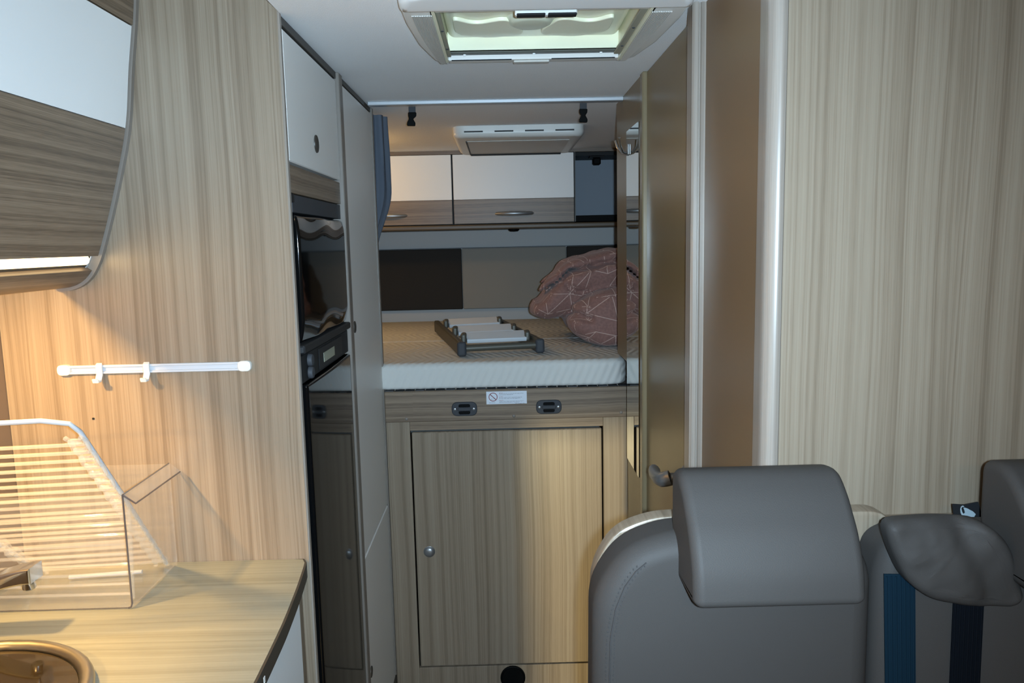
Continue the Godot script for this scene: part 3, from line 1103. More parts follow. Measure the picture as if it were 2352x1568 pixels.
func kitchen_top() -> void:
	var p := cupboard_profile()
	var d0 := -0.6
	var t := thing("kitchen_overhead_cupboard", V(-0.85, 1.484, 0.45), "curved white and brown overhead cupboard with a glowing strip over the sink", "cupboard")
	var fr := between(p, 1.944, 1.766)
	ob("fascia", skin(between(p, 2.072, 1.949), 0.016, d0, 1.478), M.wood_dark, t, 40, 2)
	ob("white_front", skin(between(p, 1.946, 1.767), 0.016, d0, 1.474), M.white, t, 40)
	var wf := ob("brown_front", skin(between(p, 1.766, 1.536), 0.016, d0, 1.474), M.wood_dark, t, 40, 2, Vector2(0.02, 0.3))
	ob("lower_lip", skin(between(p, 1.511, 1.480), 0.014, d0, 1.478), M.wood_dark, t, 40, 2, Vector2(0.2, 0.3))
	ob("back_board", bx(-0.969, -0.955, 1.55, CEIL + 0.108, d0, 1.488), M.shell, t)
	ob("shelf_board", bx(-0.9545, -0.80, 1.545, 1.557, d0, 1.486), M.wood_dark, t, 35, 2)
	# end cheek and the grey edging where the cupboard meets the tall panel
	var edge := skin(between(p, 2.072, 1.481), 0.02, 1.479, 1.4895)
	ob("edging", edge, M.edge, t, 40)
	var pe := between(p, 2.072, 1.481)
	var lip := PackedVector3Array()
	for q in pe:
		lip.append(V(q.x + 0.0015, q.y, 1.4775))
	var b := MB.new()
	b.tube(lip, 0.0032, 6)
	ob("bead", b, M.alu, t, 60)
	# bow handle low on the brown front, mostly out of the picture
	b = MB.new()
	var rows := []
	for i in 17:
		var f := i / 16.0 * 2.0 - 1.0
		var off := 0.022 * (1.0 - f * f)
		var row := PackedVector3Array()
		for j in 7:
			var g := j / 6.0 * 2.0 - 1.0
			row.append(V(-0.764 + off - 0.004 * g * g + 0.005 * g, 1.566 + g * (0.010 + 0.006 * (1.0 - f * f)), 1.06 + f * 0.105))
		rows.append(row)
	b.sheet(rows, Vector3(-0.003, 0, 0))
	ob("handle", b, mat(rgb(120, 112, 98), 0.45, 0.4), wf, 50)
	# glowing strip in the groove between front and lip
	var g := between(p, 1.533, 1.514)
	ob("groove", skin(PackedVector2Array([g[0] + Vector2(-0.006, 0), g[g.size() - 1] + Vector2(-0.006, 0)]), 0.008, d0, 1.476), M.edge_dark, t)
	b = MB.new()
	b.tube(PackedVector3Array([V(-0.7805, 1.5235, d0 + 0.02), V(-0.7805, 1.5235, 1.462)]), 0.0098, 10)
	ob("light_strip", b, glow(Color(1.0, 0.88, 0.66), 5.0), t, 60)
	var l := AreaLight3D.new()
	l.name = "light_strip_light"
	l.area_size = Vector2(1.5, 0.015)
	lamp_setup(l, WARM, 0.10, V(-0.769, 1.517, 0.70))
	# length along z, facing out and down
	l.basis = Basis(Vector3(0, 0, -1), Vector3(0.5, 0.866, 0).normalized(), Vector3(-0.866, 0.5, 0).normalized())
	# two small spot lamps recessed above the lip
	for k in 2:
		var d: float = [1.13, 0.38][k]
		var q := thing("recessed_spot", V(-0.905, 1.53, d), ["recessed warm spot lamp under the cupboard above the dish rack", "recessed warm spot lamp under the near end of the kitchen cupboard"][k], "lamp", "kitchen spot lamps")
		b = MB.new()
		b.lathe([[0.0, 0.0], [0.032, 0.0], [0.032, -0.008], [0.027, -0.010], [0.0, -0.006]], V(-0.905, 1.5448, d), Vector3(0, 1, 0), 20)
		ob("rim", b, M.silver, q, 40)
		b = MB.new()
		b.lathe([[0.0, 0.002], [0.024, 0.002], [0.024, -0.002], [0.0, -0.003]], V(-0.905, 1.5365, d), Vector3(0, 1, 0), 20)
		ob("spot_light", b, glow(Color(1.0, 0.82, 0.52), 4.0), q, 40)
		var s := AreaLight3D.new()
		s.name = "recessed_spot_light"
		s.area_size = Vector2(0.04, 0.04)
		lamp_setup(s, WARM, [1.45, 1.5][k], V(-0.905, 1.530, d))
		s.rotation_degrees = Vector3(-90, 0, 0)
	# slim dark bar under the lip near the camera
	b = bx(-0.842, -0.832, 1.477, 1.4825, 0.4, 1.365, 0.001)
	ob("under_bar", b, M.edge_dark, t)
	ob("under_bar_holder", bx(-0.842, -0.834, 1.4826, 1.5449, 0.78, 0.80), M.edge_dark, t)

func kitchen_counter() -> void:
	var t := thing("kitchen_cabinet", V(-0.68, 0, 0.5), "white fronted kitchen base cabinet under the counter", "cabinet")
	ob("body", bx(-0.969, -0.435, 0.001, 0.884, -0.6, 1.486), M.edge, t)
	ob("filler", bx(-0.4348, -0.418, 0.001, 0.884, 1.447, 1.487, 0.001), M.wood_dark, t)
	ob("drawer_front", bx(-0.4348, -0.412, 0.45, 0.845, 0.5, 1.443, 0.003), M.white, t)
	ob("door_front", bx(-0.4348, -0.412, 0.08, 0.445, 0.5, 1.443, 0.003), M.white, t)
	# countertop
	t = thing("countertop", V(-0.68, 0.885, 0.5), "pale wood-grained countertop with thick dark front edge", "countertop")
	var front := PackedVector2Array()
	var cv := Curve2D.new()
	for q in [[-0.43, 1.4885], [-0.413, 1.4865], [-0.405, 1.470], [-0.392, 1.36], [-0.380, 1.22], [-0.372, 1.04], [-0.368, 0.7], [-0.368, -0.6]]:
		cv.add_point(Vector2(q[0], q[1]))
	for i in range(1, cv.point_count - 1):
		var tg := (cv.get_point_position(i + 1) - cv.get_point_position(i - 1)) * 0.12
		tg = tg.limit_length(0.03)
		cv.set_point_in(i, -tg)
		cv.set_point_out(i, tg)
	cv.bake_interval = 0.02
	front = cv.get_baked_points()
	var poly := front.duplicate()
	poly.append(Vector2(-0.969, -0.6))
	poly.append(Vector2(-0.969, 1.4885))
	var b := MB.new()
	b.prism(poly, "y", 0.886, 0.915)
	ob("slab", b, M.counter, t, 40, 0, Vector2(0.2, 0.1))
	var band := front.duplicate()
	for i in range(front.size() - 1, -1, -1):
		var a := front[maxi(i - 1, 0)]
		var c := front[mini(i + 1, front.size() - 1)]
		var dir := (c - a).normalized()
		band.append(front[i] + Vector2(-dir.y, dir.x) * 0.004)
	b = MB.new()
	b.prism(band, "y", 0.8845, 0.9146)
	var eb := ob("edge_band", b, M.edge_dark, t, 40)
	# chip in the edge band
	b = MB.new()
	b.soft(V(-0.3655, 0.903, 1.074), Vector3(0.0008, 0.005, 0.003), 0.0006, 2, 1)
	ob("chip", b, M.offwhite, eb)
	# sink under a dark glass lid
	t = thing("sink", V(-0.77, 0.9, 0.95), "round steel rimmed sink with dark glass lid in the countertop", "sink")
	var ring := PackedVector3Array()
	for a in [[-0.775, 0.965, 0.0, 90.0], [-0.785, 0.965, 90.0, 180.0], [-0.785, 0.80, 180.0, 270.0], [-0.775, 0.80, 270.0, 360.0]]:
		var rx := 0.184 if a[2] < 80.0 or a[2] > 260.0 else 0.168
		for k in 13:
			var q := deg_to_rad(lerpf(a[2], a[3], k / 12.0))
			ring.append(V(a[0] + rx * cos(q), 0.9258, a[1] + 0.184 * sin(q)))
	b = MB.new()
	b.tube(ring, 0.0105, 12, true)
	ob("rim", b, M.steel, t, 60)
	var lid := PackedVector2Array()
	for q in ring:
		lid.append(Vector2(lerpf(-0.78, q.x, 0.955), lerpf(0.88, -q.z, 0.955)))
	b = MB.new()
	b.prism(lid, "y", 0.920, 0.926, 0.001, 1)
	ob("glass_lid", b, M.lid, t, 40)
	# faucet
	t = thing("faucet", V(-0.925, 0.9155, 1.215), "chrome faucet with flat arched spout beside the sink", "faucet")
	b = MB.new()
	b.lathe([[0.0, 0.0], [0.024, 0.0], [0.024, 0.006], [0.018, 0.010], [0.017, 0.07], [0.014, 0.08], [0.0, 0.082]], V(-0.925, 0.9155, 1.215), Vector3(0, 1, 0), 24)
	ob("base", b, M.chrome, t, 40)
	b = MB.new()
	var sp := PackedVector2Array()
	var lo := PackedVector2Array()
	for k in 13:
		var f := k / 12.0
		var x := lerpf(-0.935, -0.774, f)
		var y := 0.962 + 0.062 * sin(f * 1.45)
		sp.append(Vector2(x, y + 0.009))
		lo.append(Vector2(x, y - 0.017))
	for k in range(12, -1, -1):
		sp.append(lo[k])
	b.prism(sp, "z", 1.195, 1.235, 0.004, 3)
	var spout := ob("spout", b, M.chrome, t, 40)
	b = MB.new()
	b.lathe([[0.0, 0.0], [0.009, 0.0], [0.010, -0.002], [0.010, -0.012], [0.008, -0.014], [0.0, -0.010]], V(-0.788, 1.0045, 1.215), Vector3(0, 1, 0), 16)
	ob("aerator", b, M.chrome, spout, 40)
	# hook rail on the tall panel
	t = thing("hook_rail", V(-0.678, 1.30, 1.488), "white rail with two sliding hooks on the light oak panel", "hook rail")
	var y := 1.3115
	b = MB.new()
	b.box(-0.842, -0.512, y - 0.0085, y - 0.004, 1.4825, 1.4895, 0.001)
	b.box(-0.842, -0.512, y + 0.004, y + 0.0085, 1.4825, 1.4895, 0.001)
	b.box(-0.842, -0.512, y - 0.004, y + 0.004, 1.4875, 1.4895)
	ob("track", b, M.white_wire, t)
	for s in [0, 1]:
		b = MB.new()
		var cap := MB.round_poly(P([-0.864, y - 0.0105, -0.838, y - 0.0105, -0.838, y + 0.0105, -0.864, y + 0.0105]) if s == 0 else P([-0.516, y - 0.0105, -0.490, y - 0.0105, -0.490, y + 0.0105, -0.516, y + 0.0105]), 0.0105 * 0.9, 5)
		b.prism(cap, "z", 1.4895, 1.481, 0.002, 2, 0.0001)
		ob("end_cap", b, M.plastic, t, 40)
	for x in [-0.781, -0.690]:
		b = MB.new()
		var prof := P([1.4815, y + 0.013, 1.477, y + 0.010, 1.476, y + 0.002, 1.4775, y - 0.008, 1.472, y - 0.018, 1.464, y - 0.019, 1.462, y - 0.0145, 1.459, y - 0.0155, 1.462, y - 0.023, 1.473, y - 0.023, 1.4815, y - 0.011])
		b.prism(prof, "x", x - 0.006, x + 0.006, 0.001, 1)
		ob("hook", b, M.plastic, t)

func dish_rack() -> void:
	var g := M.acrylic as StandardMaterial3D
	# clear drip box
	var t := thing("drip_box", V(-0.78, 0.9155, 1.38), "clear acrylic open box standing under the dish rack", "box")
	ob("base_plate", bx(-0.93, -0.66, 0.9155, 0.9185, 1.292, 1.476), g, t)
	ob("front_wall", bx(-0.93, -0.66, 0.919, 1.122, 1.289, 1.2915), g, t)
	ob("side_wall", bx(-0.6625, -0.66, 0.919, 1.122, 1.292, 1.476), g, t)
	ob("back_wall", bx(-0.93, -0.66, 0.919, 1.122, 1.4765, 1.479), g, t)
	var b := MB.new()
	b.sheet([PackedVector3Array([V(-0.6605, 1.1225, 1.292), V(-0.6605, 1.1225, 1.476)]), PackedVector3Array([V(-0.640, 1.106, 1.292), V(-0.640, 1.106, 1.476)])], Vector3(0.001, 0.002, 0))
	ob("lip", b, g, t)
	# polished edges
	b = MB.new()
	b.tube(PackedVector3Array([V(-0.661, 1.122, 1.290), V(-0.661, 0.925, 1.290), V(-0.663, 0.919, 1.290), V(-0.668, 0.917, 1.290)]), 0.0016, 6)
	b.tube(PackedVector3Array([V(-0.661, 1.122, 1.290), V(-0.6605, 1.1235, 1.476)]), 0.0013, 6)
	b.tube(PackedVector3Array([V(-0.661, 1.122, 1.290), V(-0.640, 1.106, 1.291), V(-0.640, 1.106, 1.476)]), 0.0016, 6)
	b.tube(PackedVector3Array([V(-0.668, 0.917, 1.290), V(-0.93, 0.917, 1.290)]), 0.0008, 5)
	ob("polished_edge", b, M.acrylic_edge, t, 60)
	# folding rack: ribbed clear panel leaning on a second one, white wire frame
	t = thing("dish_rack", V(-0.79, 0.92, 1.40), "clear ribbed folding dish rack with white wire frame on the counter", "dish rack")
	var p00 := V(-0.915, 0.922, 1.432)
	var p10 := V(-0.672, 0.922, 1.460)
	var up := V(0.0, 0.325, -0.262)
	var r := M.acrylic_rib as StandardMaterial3D
	for k in 19:
		var f := (k + 0.7) / 19.5
		b = MB.new()
		b.tube(PackedVector3Array([p00 + up * f - (p10 - p00) * 0.35 * f, p10 + up * f]), 0.0032, 6)
		ob("rib", b, r, t, 60)
	for s in 2:
		var p := p10 if s else p00
		for o in 2:
			b = MB.new()
			var off := (p10 - p00) * (0.0 if o == 0 else -0.09) * (1.0 if s else -1.0)
			var pts := PackedVector3Array()
			for k in 25:
				var f := k / 24.0
				var sl := Vector3.ZERO if s else -(p10 - p00) * 0.35 * f
				pts.append(p + off + up * f + sl + V(0, 0.004 * (k % 2), 0.004 * (k % 2)))
			b.tube(pts, 0.0042, 6)
			ob("side_bar", b, r, t, 60)
		# toothed holder strip
		b = MB.new()
		for k in 19:
			var f := (k + 0.7) / 19.5
			var c := p + up * f - (Vector3.ZERO if s else (p10 - p00) * 0.35 * f)
			b.soft(c + V(-0.012 if s else 0.012, 0.006, -0.006), Vector3(0.009, 0.004, 0.006), 0.002, 2, 0)
		ob("holder_strip", b, r, t, 60)
	# second panel crosses below
	var mid := up * 0.5
	for k in 9:
		var f := (k + 0.5) / 9.0
		var a := (p00 + mid * 1.0 - (p10 - p00) * 0.17).lerp(p00 + V(0, 0.0, -0.115), f)
		var c := (p10 + mid).lerp(p10 + V(0, 0.0, -0.145), f)
		b = MB.new()
		b.tube(PackedVector3Array([a, c]), 0.003, 6)
		ob("rib", b, r, t, 60)
	for s in 2:
		b = MB.new()
		var a := (p10 + mid) if s else (p00 + mid - (p10 - p00) * 0.17)
		var c := (p10 + V(0, 0.0, -0.145)) if s else (p00 + V(0, 0.0, -0.115))
		b.tube(PackedVector3Array([a, c]), 0.0042, 6)
		ob("side_bar", b, r, t, 60)
	# white wire loop
	b = MB.new()
	var e := (p10 - p00)
	b.tube(PackedVector3Array([p10 + up * 0.0 + V(-0.006, 0.0, 0.008), p10 + up * 0.55 + V(-0.004, 0.006, 0.008), p10 + up * 1.0 + V(-0.004, 0.008, 0.008), p10 + up * 1.05 + V(-0.012, 0.008, 0.008), p10 + up * 1.08 + V(-0.05, 0.006, 0.006), p00 + up * 1.08 - e * 0.4 + V(0.05, 0.006, 0.006), p00 + up * 1.03 - e * 0.36 + V(0.006, 0.006, 0.008), p00 + V(0.006, 0.0, 0.008)]), 0.0042, 8)
	ob("wire_frame", b, M.white_wire, t, 60)
	b = MB.new()
	b.tube(PackedVector3Array([p00 + e * 0.32 + V(0, 0.002, -0.03), p00 + e * 0.86 + V(0, 0.002, -0.03)]), 0.0042, 8)
	ob("foot_bar", b, M.white_wire, t, 60)

func headrest(x0: float, x1: float, parent: Node3D) -> void:
	var b := MB.new()
	var prof := MB.round_poly(P([0.955, 1.243, 0.925, 1.222, 0.890, 1.180, 0.871, 1.140, 0.866, 1.100, 0.885, 1.094, 0.968, 1.094, 1.0, 1.15, 1.0, 1.236]), 0.016, 4)
	b.prism(prof, "x", x0, x1, 0.013, 5)
	ob("headrest", b, M.leather, parent, 50)

func seat() -> void:
	var t := thing("bench_seat", V(0.5, 0, 0.85), "grey leatherette double bench seat with headrests and wooden back shell", "seat")
	# wooden back shell
	var b := MB.new()
	var shell_poly := MB.round_poly(P([0.1165, 0.30, 1.10, 0.30, 1.10, 1.09, 0.565, 1.09, 0.535, 1.155, 0.205, 1.155, 0.150, 1.135, 0.118, 1.08]), 0.03, 5)
	b.prism(shell_poly, "z", 1.03, 1.062, 0.004, 2)
	ob("back_shell", b, M.wood, t, 40, 1)
	# backrest cushions
	var c1 := MB.round_poly(P([0.104, 0.46, 0.484, 0.46, 0.484, 1.095, 0.466, 1.132, 0.40, 1.150, 0.215, 1.157, 0.152, 1.134, 0.112, 1.075]), 0.035, 6)
	b = MB.new()
	b.prism(c1, "z", 1.028, 0.952, 0.03, 6, 0.006)
	var cu := ob("backrest", b, M.leather, t, 50)
	var c2 := MB.round_poly(P([0.487, 0.46, 1.09, 0.46, 1.09, 1.145, 0.53, 1.145, 0.497, 1.13, 0.487, 1.09]), 0.03, 5)
	b = MB.new()
	b.prism(c2, "z", 1.028, 0.956, 0.025, 6, 0.006)
	ob("backrest", b, M.leather, t, 50)
	# seam with its stitches down the left side
	var seam := PackedVector3Array()
	for p in [[0.131, 0.50], [0.131, 0.96], [0.133, 1.02], [0.140, 1.06], [0.152, 1.09], [0.166, 1.110], [0.180, 1.122]]:
		seam.append(V(p[0], p[1], 0.9522))
	b = MB.new()
	b.tube(seam, 0.0011, 5)
	ob("seam", b, M.leather_dark, cu, 60)
	b = MB.new()
	var cv := Curve3D.new()
	for p in seam:
		cv.add_point(p)
	var n := int(cv.get_baked_length() / 0.0062)
	for k in n:
		var q := cv.sample_baked(k * 0.0062)
		for s in [-0.005, 0.005]:
			b.soft(q + Vector3(s, 0.002, 0.0004), Vector3(0.0007, 0.0014, 0.0005), 0.0004, 1, 0)
	ob("stitching", b, M.leather_dark, cu).set_meta("kind", "stuff")
	# seat cushion and base, below the picture
	b = MB.new()
	b.soft(V(0.6, 0.40, 0.68), Vector3(0.49, 0.06, 0.27), 0.04, 4, 1)
	ob("seat_cushion", b, M.leather, t, 50)
	ob("seat_box", bx(0.12, 1.08, 0.001, 0.338, 0.42, 1.02, 0.004), M.wood, t)
	headrest(0.222, 0.431, t)
	headrest(0.640, 0.85, t)
	# belts, each with woven ribs
	for k in 2:
		b = MB.new()
		var x0: float = [0.492, 0.585][k]
		var x1: float = [0.502, 0.587][k]
		var w := 0.041
		b.sheet([PackedVector3Array([V(x0, 1.098, 0.9535), V(x0 + w * 0.5, 1.098, 0.9515), V(x0 + w, 1.098, 0.9535)]), PackedVector3Array([V(x1, 0.9, 0.9535), V(x1 + w * 0.5, 0.9, 0.9515), V(x1 + w, 0.9, 0.9535)]), PackedVector3Array([V(x1 + 0.01, 0.47, 0.9535), V(x1 + 0.01 + w * 0.5, 0.47, 0.9515), V(x1 + 0.01 + w, 0.47, 0.9535)])], V(0, 0, -0.0015))
		var be := ob("belt", b, [M.belt, M.belt_dark][k], t, 50)
		b = MB.new()
		for j in 7:
			var f := (j + 0.5) / 7.0
			var zz := 0.9518 - 0.0018 * sin(PI * f)
			b.tube(PackedVector3Array([V(x0 + w * f, 1.095, zz), V(x1 + w * f, 0.9, zz), V(x1 + 0.01 + w * f, 0.48, zz)]), 0.0011, 5)
		ob("belt_rib", b, [M.belt, M.belt_dark][k], be, 60)
	# belt cover flap between the headrests
	var out := MB.round_poly(P([0.477, 1.178, 0.544, 1.181, 0.604, 1.176, 0.634, 1.150, 0.655, 1.10, 0.668, 1.066, 0.645, 1.052, 0.580, 1.064, 0.540, 1.074, 0.508, 1.098, 0.490, 1.136]), 0.02, 4)
	b = MB.new()
	b.prism(out, "z", 0.951, 0.925, 0.012, 5, 0.004)
	# bulge and hollows
	var nz := FastNoiseLite.new()
	nz.seed = 8
	nz.frequency = 9.0
	ob("belt_cover", fine(b, func(p: Vector3) -> Vector3:
		var m := smoothstep(0.0, 0.05, p.z + 0.951)
		var k := 0.016 * sin(clampf((p.x - 0.478) / 0.19, 0, 1) * PI) * sin(clampf((p.y - 1.045) / 0.14, 0, 1) * PI)
		k -= 0.012 * exp(-pow((p.x - 0.60 + (p.y - 1.12) * 0.5) / 0.02, 2.0))
		return p + Vector3(0, 0, (k + 0.007 * nz.get_noise_2d(p.x, p.y)) * clampf(m * 4.0, 0.0, 1.0))), M.leather, t, 60)

# splits long triangles and moves the points
func fine(b: MB, f: Callable) -> MB:
	var src := b.t
	for pass_ in 12:
		var out := PackedVector3Array()
		for i in range(0, src.size(), 3):
			var a := src[i]
			var c := src[i + 1]
			var d := src[i + 2]
			var l := [a.distance_to(c), c.distance_to(d), d.distance_to(a)]
			var m: float = l.max()
			if m < 0.011:
				out.append_array([a, c, d])
			elif m == l[0]:
				var h := (a + c) / 2
				out.append_array([a, h, d, h, c, d])
			elif m == l[1]:
				var h := (c + d) / 2
				out.append_array([a, c, h, a, h, d])
			else:
				var h := (d + a) / 2
				out.append_array([a, c, h, h, c, d])
		src = out
	var r := MB.new()
	for p in src:
		r.t.append(f.call(p))
	return r

func ladder() -> void:
	var y := 1.152
	var t := thing("bed_ladder", V(-0.05, y, 3.0), "short ladder with white rungs lying on the front mattress", "ladder")
	# rails run from the near feet (right) to the far ends
	for s in 2:
		var near: Vector3 = [V(-0.142, y + 0.026, 2.62), V(0.128, y + 0.026, 2.66)][s]
		var far: Vector3 = [V(-0.285, y + 0.026, 3.36), V(-0.02, y + 0.026, 3.44)][s]
		var dir := (far - near).normalized()
		var side := dir.cross(Vector3.UP).normalized()
		var b := MB.new()
		var prof := MB.round_poly(P([-0.011, -0.025, 0.011, -0.025, 0.011, 0.025, -0.011, 0.025]), 0.008, 4)
		var from := b.t.size()
		var n := prof.size()
		for i in n:
			var p := prof[i]
			var q := prof[(i + 1) % n]
			b.quad(near + side * p.x + Vector3.UP * p.y, near + side * q.x + Vector3.UP * q.y, far + side * q.x + Vector3.UP * q.y, far + side * p.x + Vector3.UP * p.y)
			b.tri(near, near + side * q.x + Vector3.UP * q.y, near + side * p.x + Vector3.UP * p.y)
			b.tri(far, far + side * p.x + Vector3.UP * p.y, far + side * q.x + Vector3.UP * q.y)
		b.fix(from)
		ob("side_rail", b, M.ladder, t, 50)
		b = MB.new()
		b.soft(near - dir * 0.006, Vector3(0.016, 0.0255, 0.012), 0.01, 4, 1)
		ob("foot_cap", b, M.grey_plastic, t, 50)
		b = MB.new()
		b.soft(far + dir * 0.004, Vector3(0.012, 0.0255, 0.008), 0.007, 3, 1)
		ob("end_cap", b, M.grey_plastic, t, 50)
	var a0 := V(-0.142, y + 0.04, 2.62)
	var a1 := V(-0.285, y + 0.04, 3.36)
	var c0 := V(0.128, y + 0.04, 2.66)
	var c1 := V(-0.02, y + 0.04, 3.44)
	for k in 4:
		var f: float = [0.0, 0.12, 0.42, 0.80][k]
		var a := a0.lerp(a1, f)
		var c := c0.lerp(c1, f)
		var ax := (c - a).normalized()
		var fw := Vector3.UP.cross(ax).normalized()
		if k == 0:
			# lower cross bar
			var b := MB.new()
			b.tube(PackedVector3Array([a + ax * 0.012 + Vector3(0, -0.012, 0), c - ax * 0.012 + Vector3(0, -0.012, 0)]), 0.012, 10)
			ob("cross_bar", b, M.ladder, t, 60)
			continue
		var w := 0.05
		var tilt := (fw * 0.94 + Vector3.UP * 0.34).normalized()
		var b := MB.new()
		var nrm := ax.cross(tilt).normalized()
		var from := b.t.size()
		var prof := MB.round_poly(P([-w, -0.008, w, -0.008, w, 0.008, -w, 0.008]), 0.006, 3)
		var e0 := a + ax * 0.03 + Vector3(0, 0.012, 0)
		var e1 := c - ax * 0.03 + Vector3(0, 0.012, 0)
		var n := prof.size()
		for i in n:
			var p := tilt * prof[i].x * 0.62 + nrm * prof[i].y
			var q := tilt * prof[(i + 1) % n].x * 0.62 + nrm * prof[(i + 1) % n].y
			b.quad(e0 + p, e0 + q, e1 + q, e1 + p)
			b.tri(e0, e0 + q, e0 + p)
			b.tri(e1, e1 + p, e1 + q)
		b.fix(from)
		ob("rung", b, M.rung, t, 50)
		for s in 2:
			b = MB.new()
			b.soft((e0 - ax * 0.008) if s == 0 else (e1 + ax * 0.008), Vector3(0.010, 0.018, 0.030), 0.008, 3, 0)
			ob("rung_bracket", b, M.ladder, t, 50)

# distance from a point to a closed outline, negative inside
func outline_distance(q: Vector2, poly: PackedVector2Array) -> float:
	var best := 1e9
	var inside := false
	var n := poly.size()
	var a := poly[n - 1]
	for i in n:
		var b := poly[i]
		var ab := b - a
		var h := clampf((q - a).dot(ab) / ab.length_squared(), 0.0, 1.0)
		best = minf(best, q.distance_squared_to(a + ab * h))
		if (a.y > q.y) != (b.y > q.y) and q.x < ab.x * (q.y - a.y) / ab.y + a.x:
			inside = not inside
		a = b
	return -sqrt(best) if inside else sqrt(best)

func line_distance(q: Vector2, poly: PackedVector2Array) -> float:
	var best := 1e9
	for i in poly.size() - 1:
		var ab := poly[i + 1] - poly[i]
		var h := clampf((q - poly[i]).dot(ab) / ab.length_squared(), 0.0, 1.0)
		best = minf(best, q.distance_squared_to(poly[i] + ab * h))
	return sqrt(best)

func duvet() -> void:
	# folded twice: a broad upper fold lies over a roll
	var fold_poly := MB.round_poly(P([0.109, 1.251, 0.131, 1.306, 0.161, 1.365, 0.205, 1.416, 0.257, 1.458, 0.344, 1.485, 0.464, 1.508, 0.559, 1.494, 0.706, 1.461, 0.706, 1.344, 0.550, 1.344, 0.429, 1.337, 0.333, 1.301, 0.290, 1.264, 0.237, 1.239, 0.168, 1.235]), 0.03, 2)
	var roll_poly := MB.round_poly(P([0.246, 1.291, 0.240, 1.234, 0.264, 1.192, 0.313, 1.158, 0.379, 1.139, 0.470, 1.134, 0.668, 1.141, 0.667, 1.323, 0.520, 1.359, 0.471, 1.366, 0.372, 1.359, 0.299, 1.326]), 0.03, 2)
	var crease := P([0.146, 1.314, 0.183, 1.355, 0.221, 1.382, 0.267, 1.424, 0.297, 1.427, 0.346, 1.439, 0.446, 1.461, 0.578, 1.467])
	var crease2 := P([0.249, 1.375, 0.276, 1.348, 0.321, 1.340])
	var crease3 := P([0.238, 1.275, 0.270, 1.269, 0.320, 1.256])
	var nz := FastNoiseLite.new()
	nz.seed = 21
	nz.frequency = 6.0
	nz.fractal_octaves = 2
	var field := func(q: Vector3) -> float:
		var d := -q.z
		var p := Vector2(q.x, q.y)
		var wob := 0.013 * nz.get_noise_3d(q.x, q.y, q.z)
		var a := outline_distance(p, fold_poly)
		var roll2 := outline_distance(p, roll_poly)
		if a > 0.06 and roll2 > 0.06:
			return minf(a, roll2)
		var w := 0.085
		a += w
		var b := absf(d - 3.12) - 0.20 + w
		var fold := minf(maxf(a, b), 0.0) + Vector2(maxf(a, 0), maxf(b, 0)).length() - w
		fold += 0.036 * exp(-pow(line_distance(p, crease) / 0.011, 2.0)) + 0.026 * exp(-pow(line_distance(p, crease2) / 0.010, 2.0))
		a = roll2 + 0.08
		b = absf(d - 2.98) - 0.23 + 0.08
		var roll := minf(maxf(a, b), 0.0) + Vector2(maxf(a, 0), maxf(b, 0)).length() - 0.08
		roll += 0.034 * exp(-pow(line_distance(p, crease3) / 0.013, 2.0))
		var h := clampf(0.5 + 0.5 * (roll - fold) / 0.01, 0, 1)
		var s := lerpf(roll, fold, h) - 0.01 * h * (1.0 - h)
		return maxf(s + wob, 1.1525 - q.y)
	var b := MB.new()
	b.nets(field, Vector3(0.06, 1.14, -3.36), Vector3(0.78, 1.53, -2.74), 0.012)
	tag(ob("duvet", b, M.duvet, null, 70), "folded mauve-brown duvet with pale line pattern at the right of the bed", "duvet")

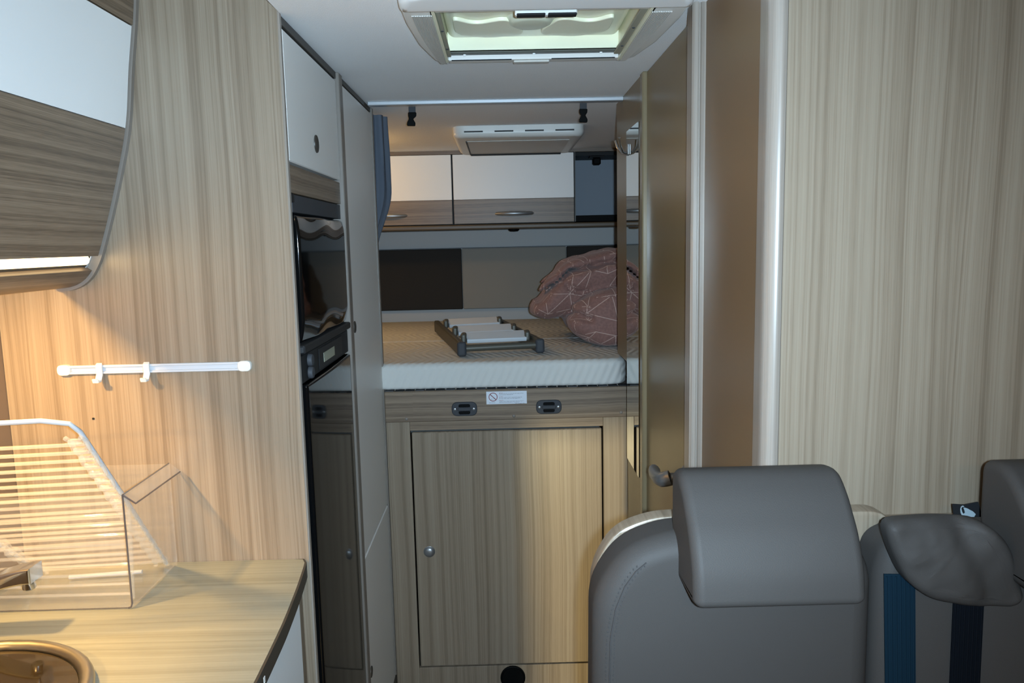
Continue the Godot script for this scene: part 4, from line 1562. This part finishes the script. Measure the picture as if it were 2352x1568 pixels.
func small_things() -> void:
	# two buckle straps hanging from the ceiling
	for k in 2:
		var x: float = [-0.268, 0.272][k]
		var t := thing("buckle_strap", V(x, 1.90, 2.50), ["left short grey strap with black buckle hanging from the ceiling", "right short grey strap with black buckle hanging from the ceiling"][k], "strap", "buckle straps")
		ob("webbing", bx(x - 0.011, x + 0.011, 1.945, CEIL - 0.0005, 2.50, 2.502), M.grey_plastic, t)
		var b := MB.new()
		var s := -0.004 if k == 0 else 0.0
		b.prism(MB.round_poly(P([x - 0.013, 1.950, x + 0.013, 1.950, x + 0.012, 1.938, x + 0.006 + s, 1.930, x + 0.013 + s, 1.918, x + 0.012 + s, 1.908, x - 0.014 + s, 1.909, x - 0.013 + s, 1.919, x - 0.007 + s, 1.930, x - 0.013, 1.938]), 0.003, 3), "z", 2.507, 2.496, 0.002, 2)
		ob("buckle", b, M.black, t, 40)
	# ledge on the wall behind the seat
	struct("trim_ledge", bx(0.411, 1.149, 1.095, 1.117, 1.075, 1.1175, 0.002), M.wood, 35, 0)
	# black woven label with a swan emblem behind the seat
	var t := thing("woven_tag", V(0.675, 1.118, 1.10), "small black woven label with a pale swan emblem behind the seat", "label")
	var b := MB.new()
	b.sheet([PackedVector3Array([V(0.643, 1.151, 1.060), V(0.660, 1.1495, 1.060), V(0.680, 1.153, 1.060)]), PackedVector3Array([V(0.648, 1.118, 1.060), V(0.664, 1.118, 1.060), V(0.692, 1.118, 1.060)])], V(0, 0, 0.002))
	ob("cloth", b, M.tag, t)
	b = MB.new()
	b.prism(P([0.6546, 1.1310, 0.6560, 1.1310, 0.6598, 1.1318, 0.6622, 1.1305, 0.6674, 1.1313, 0.6750, 1.1313, 0.6769, 1.1352, 0.6750, 1.1373, 0.6722, 1.1400, 0.6688, 1.1415, 0.6655, 1.1436, 0.6612, 1.1454, 0.6584, 1.1454, 0.6598, 1.1421, 0.6612, 1.1379, 0.6593, 1.1360, 0.6571, 1.1391, 0.6560, 1.1431, 0.6562, 1.1460, 0.6579, 1.1469, 0.6596, 1.1460, 0.6590, 1.1479, 0.6571, 1.1486, 0.6549, 1.1469, 0.6541, 1.1431, 0.6549, 1.1379, 0.6565, 1.1345]), "z", 1.0598, 1.0593)
	ob("swan_emblem", b, M.tag_print, t)
	# a speck and a sticker residue on the tall panel
	tag(ob("felt_dot", bx(-0.8085, -0.804, 1.2115, 1.2155, 1.4885, 1.4897, 0.0004), M.dark_grey, null), "tiny dark felt dot stuck on the light oak panel", "dot")
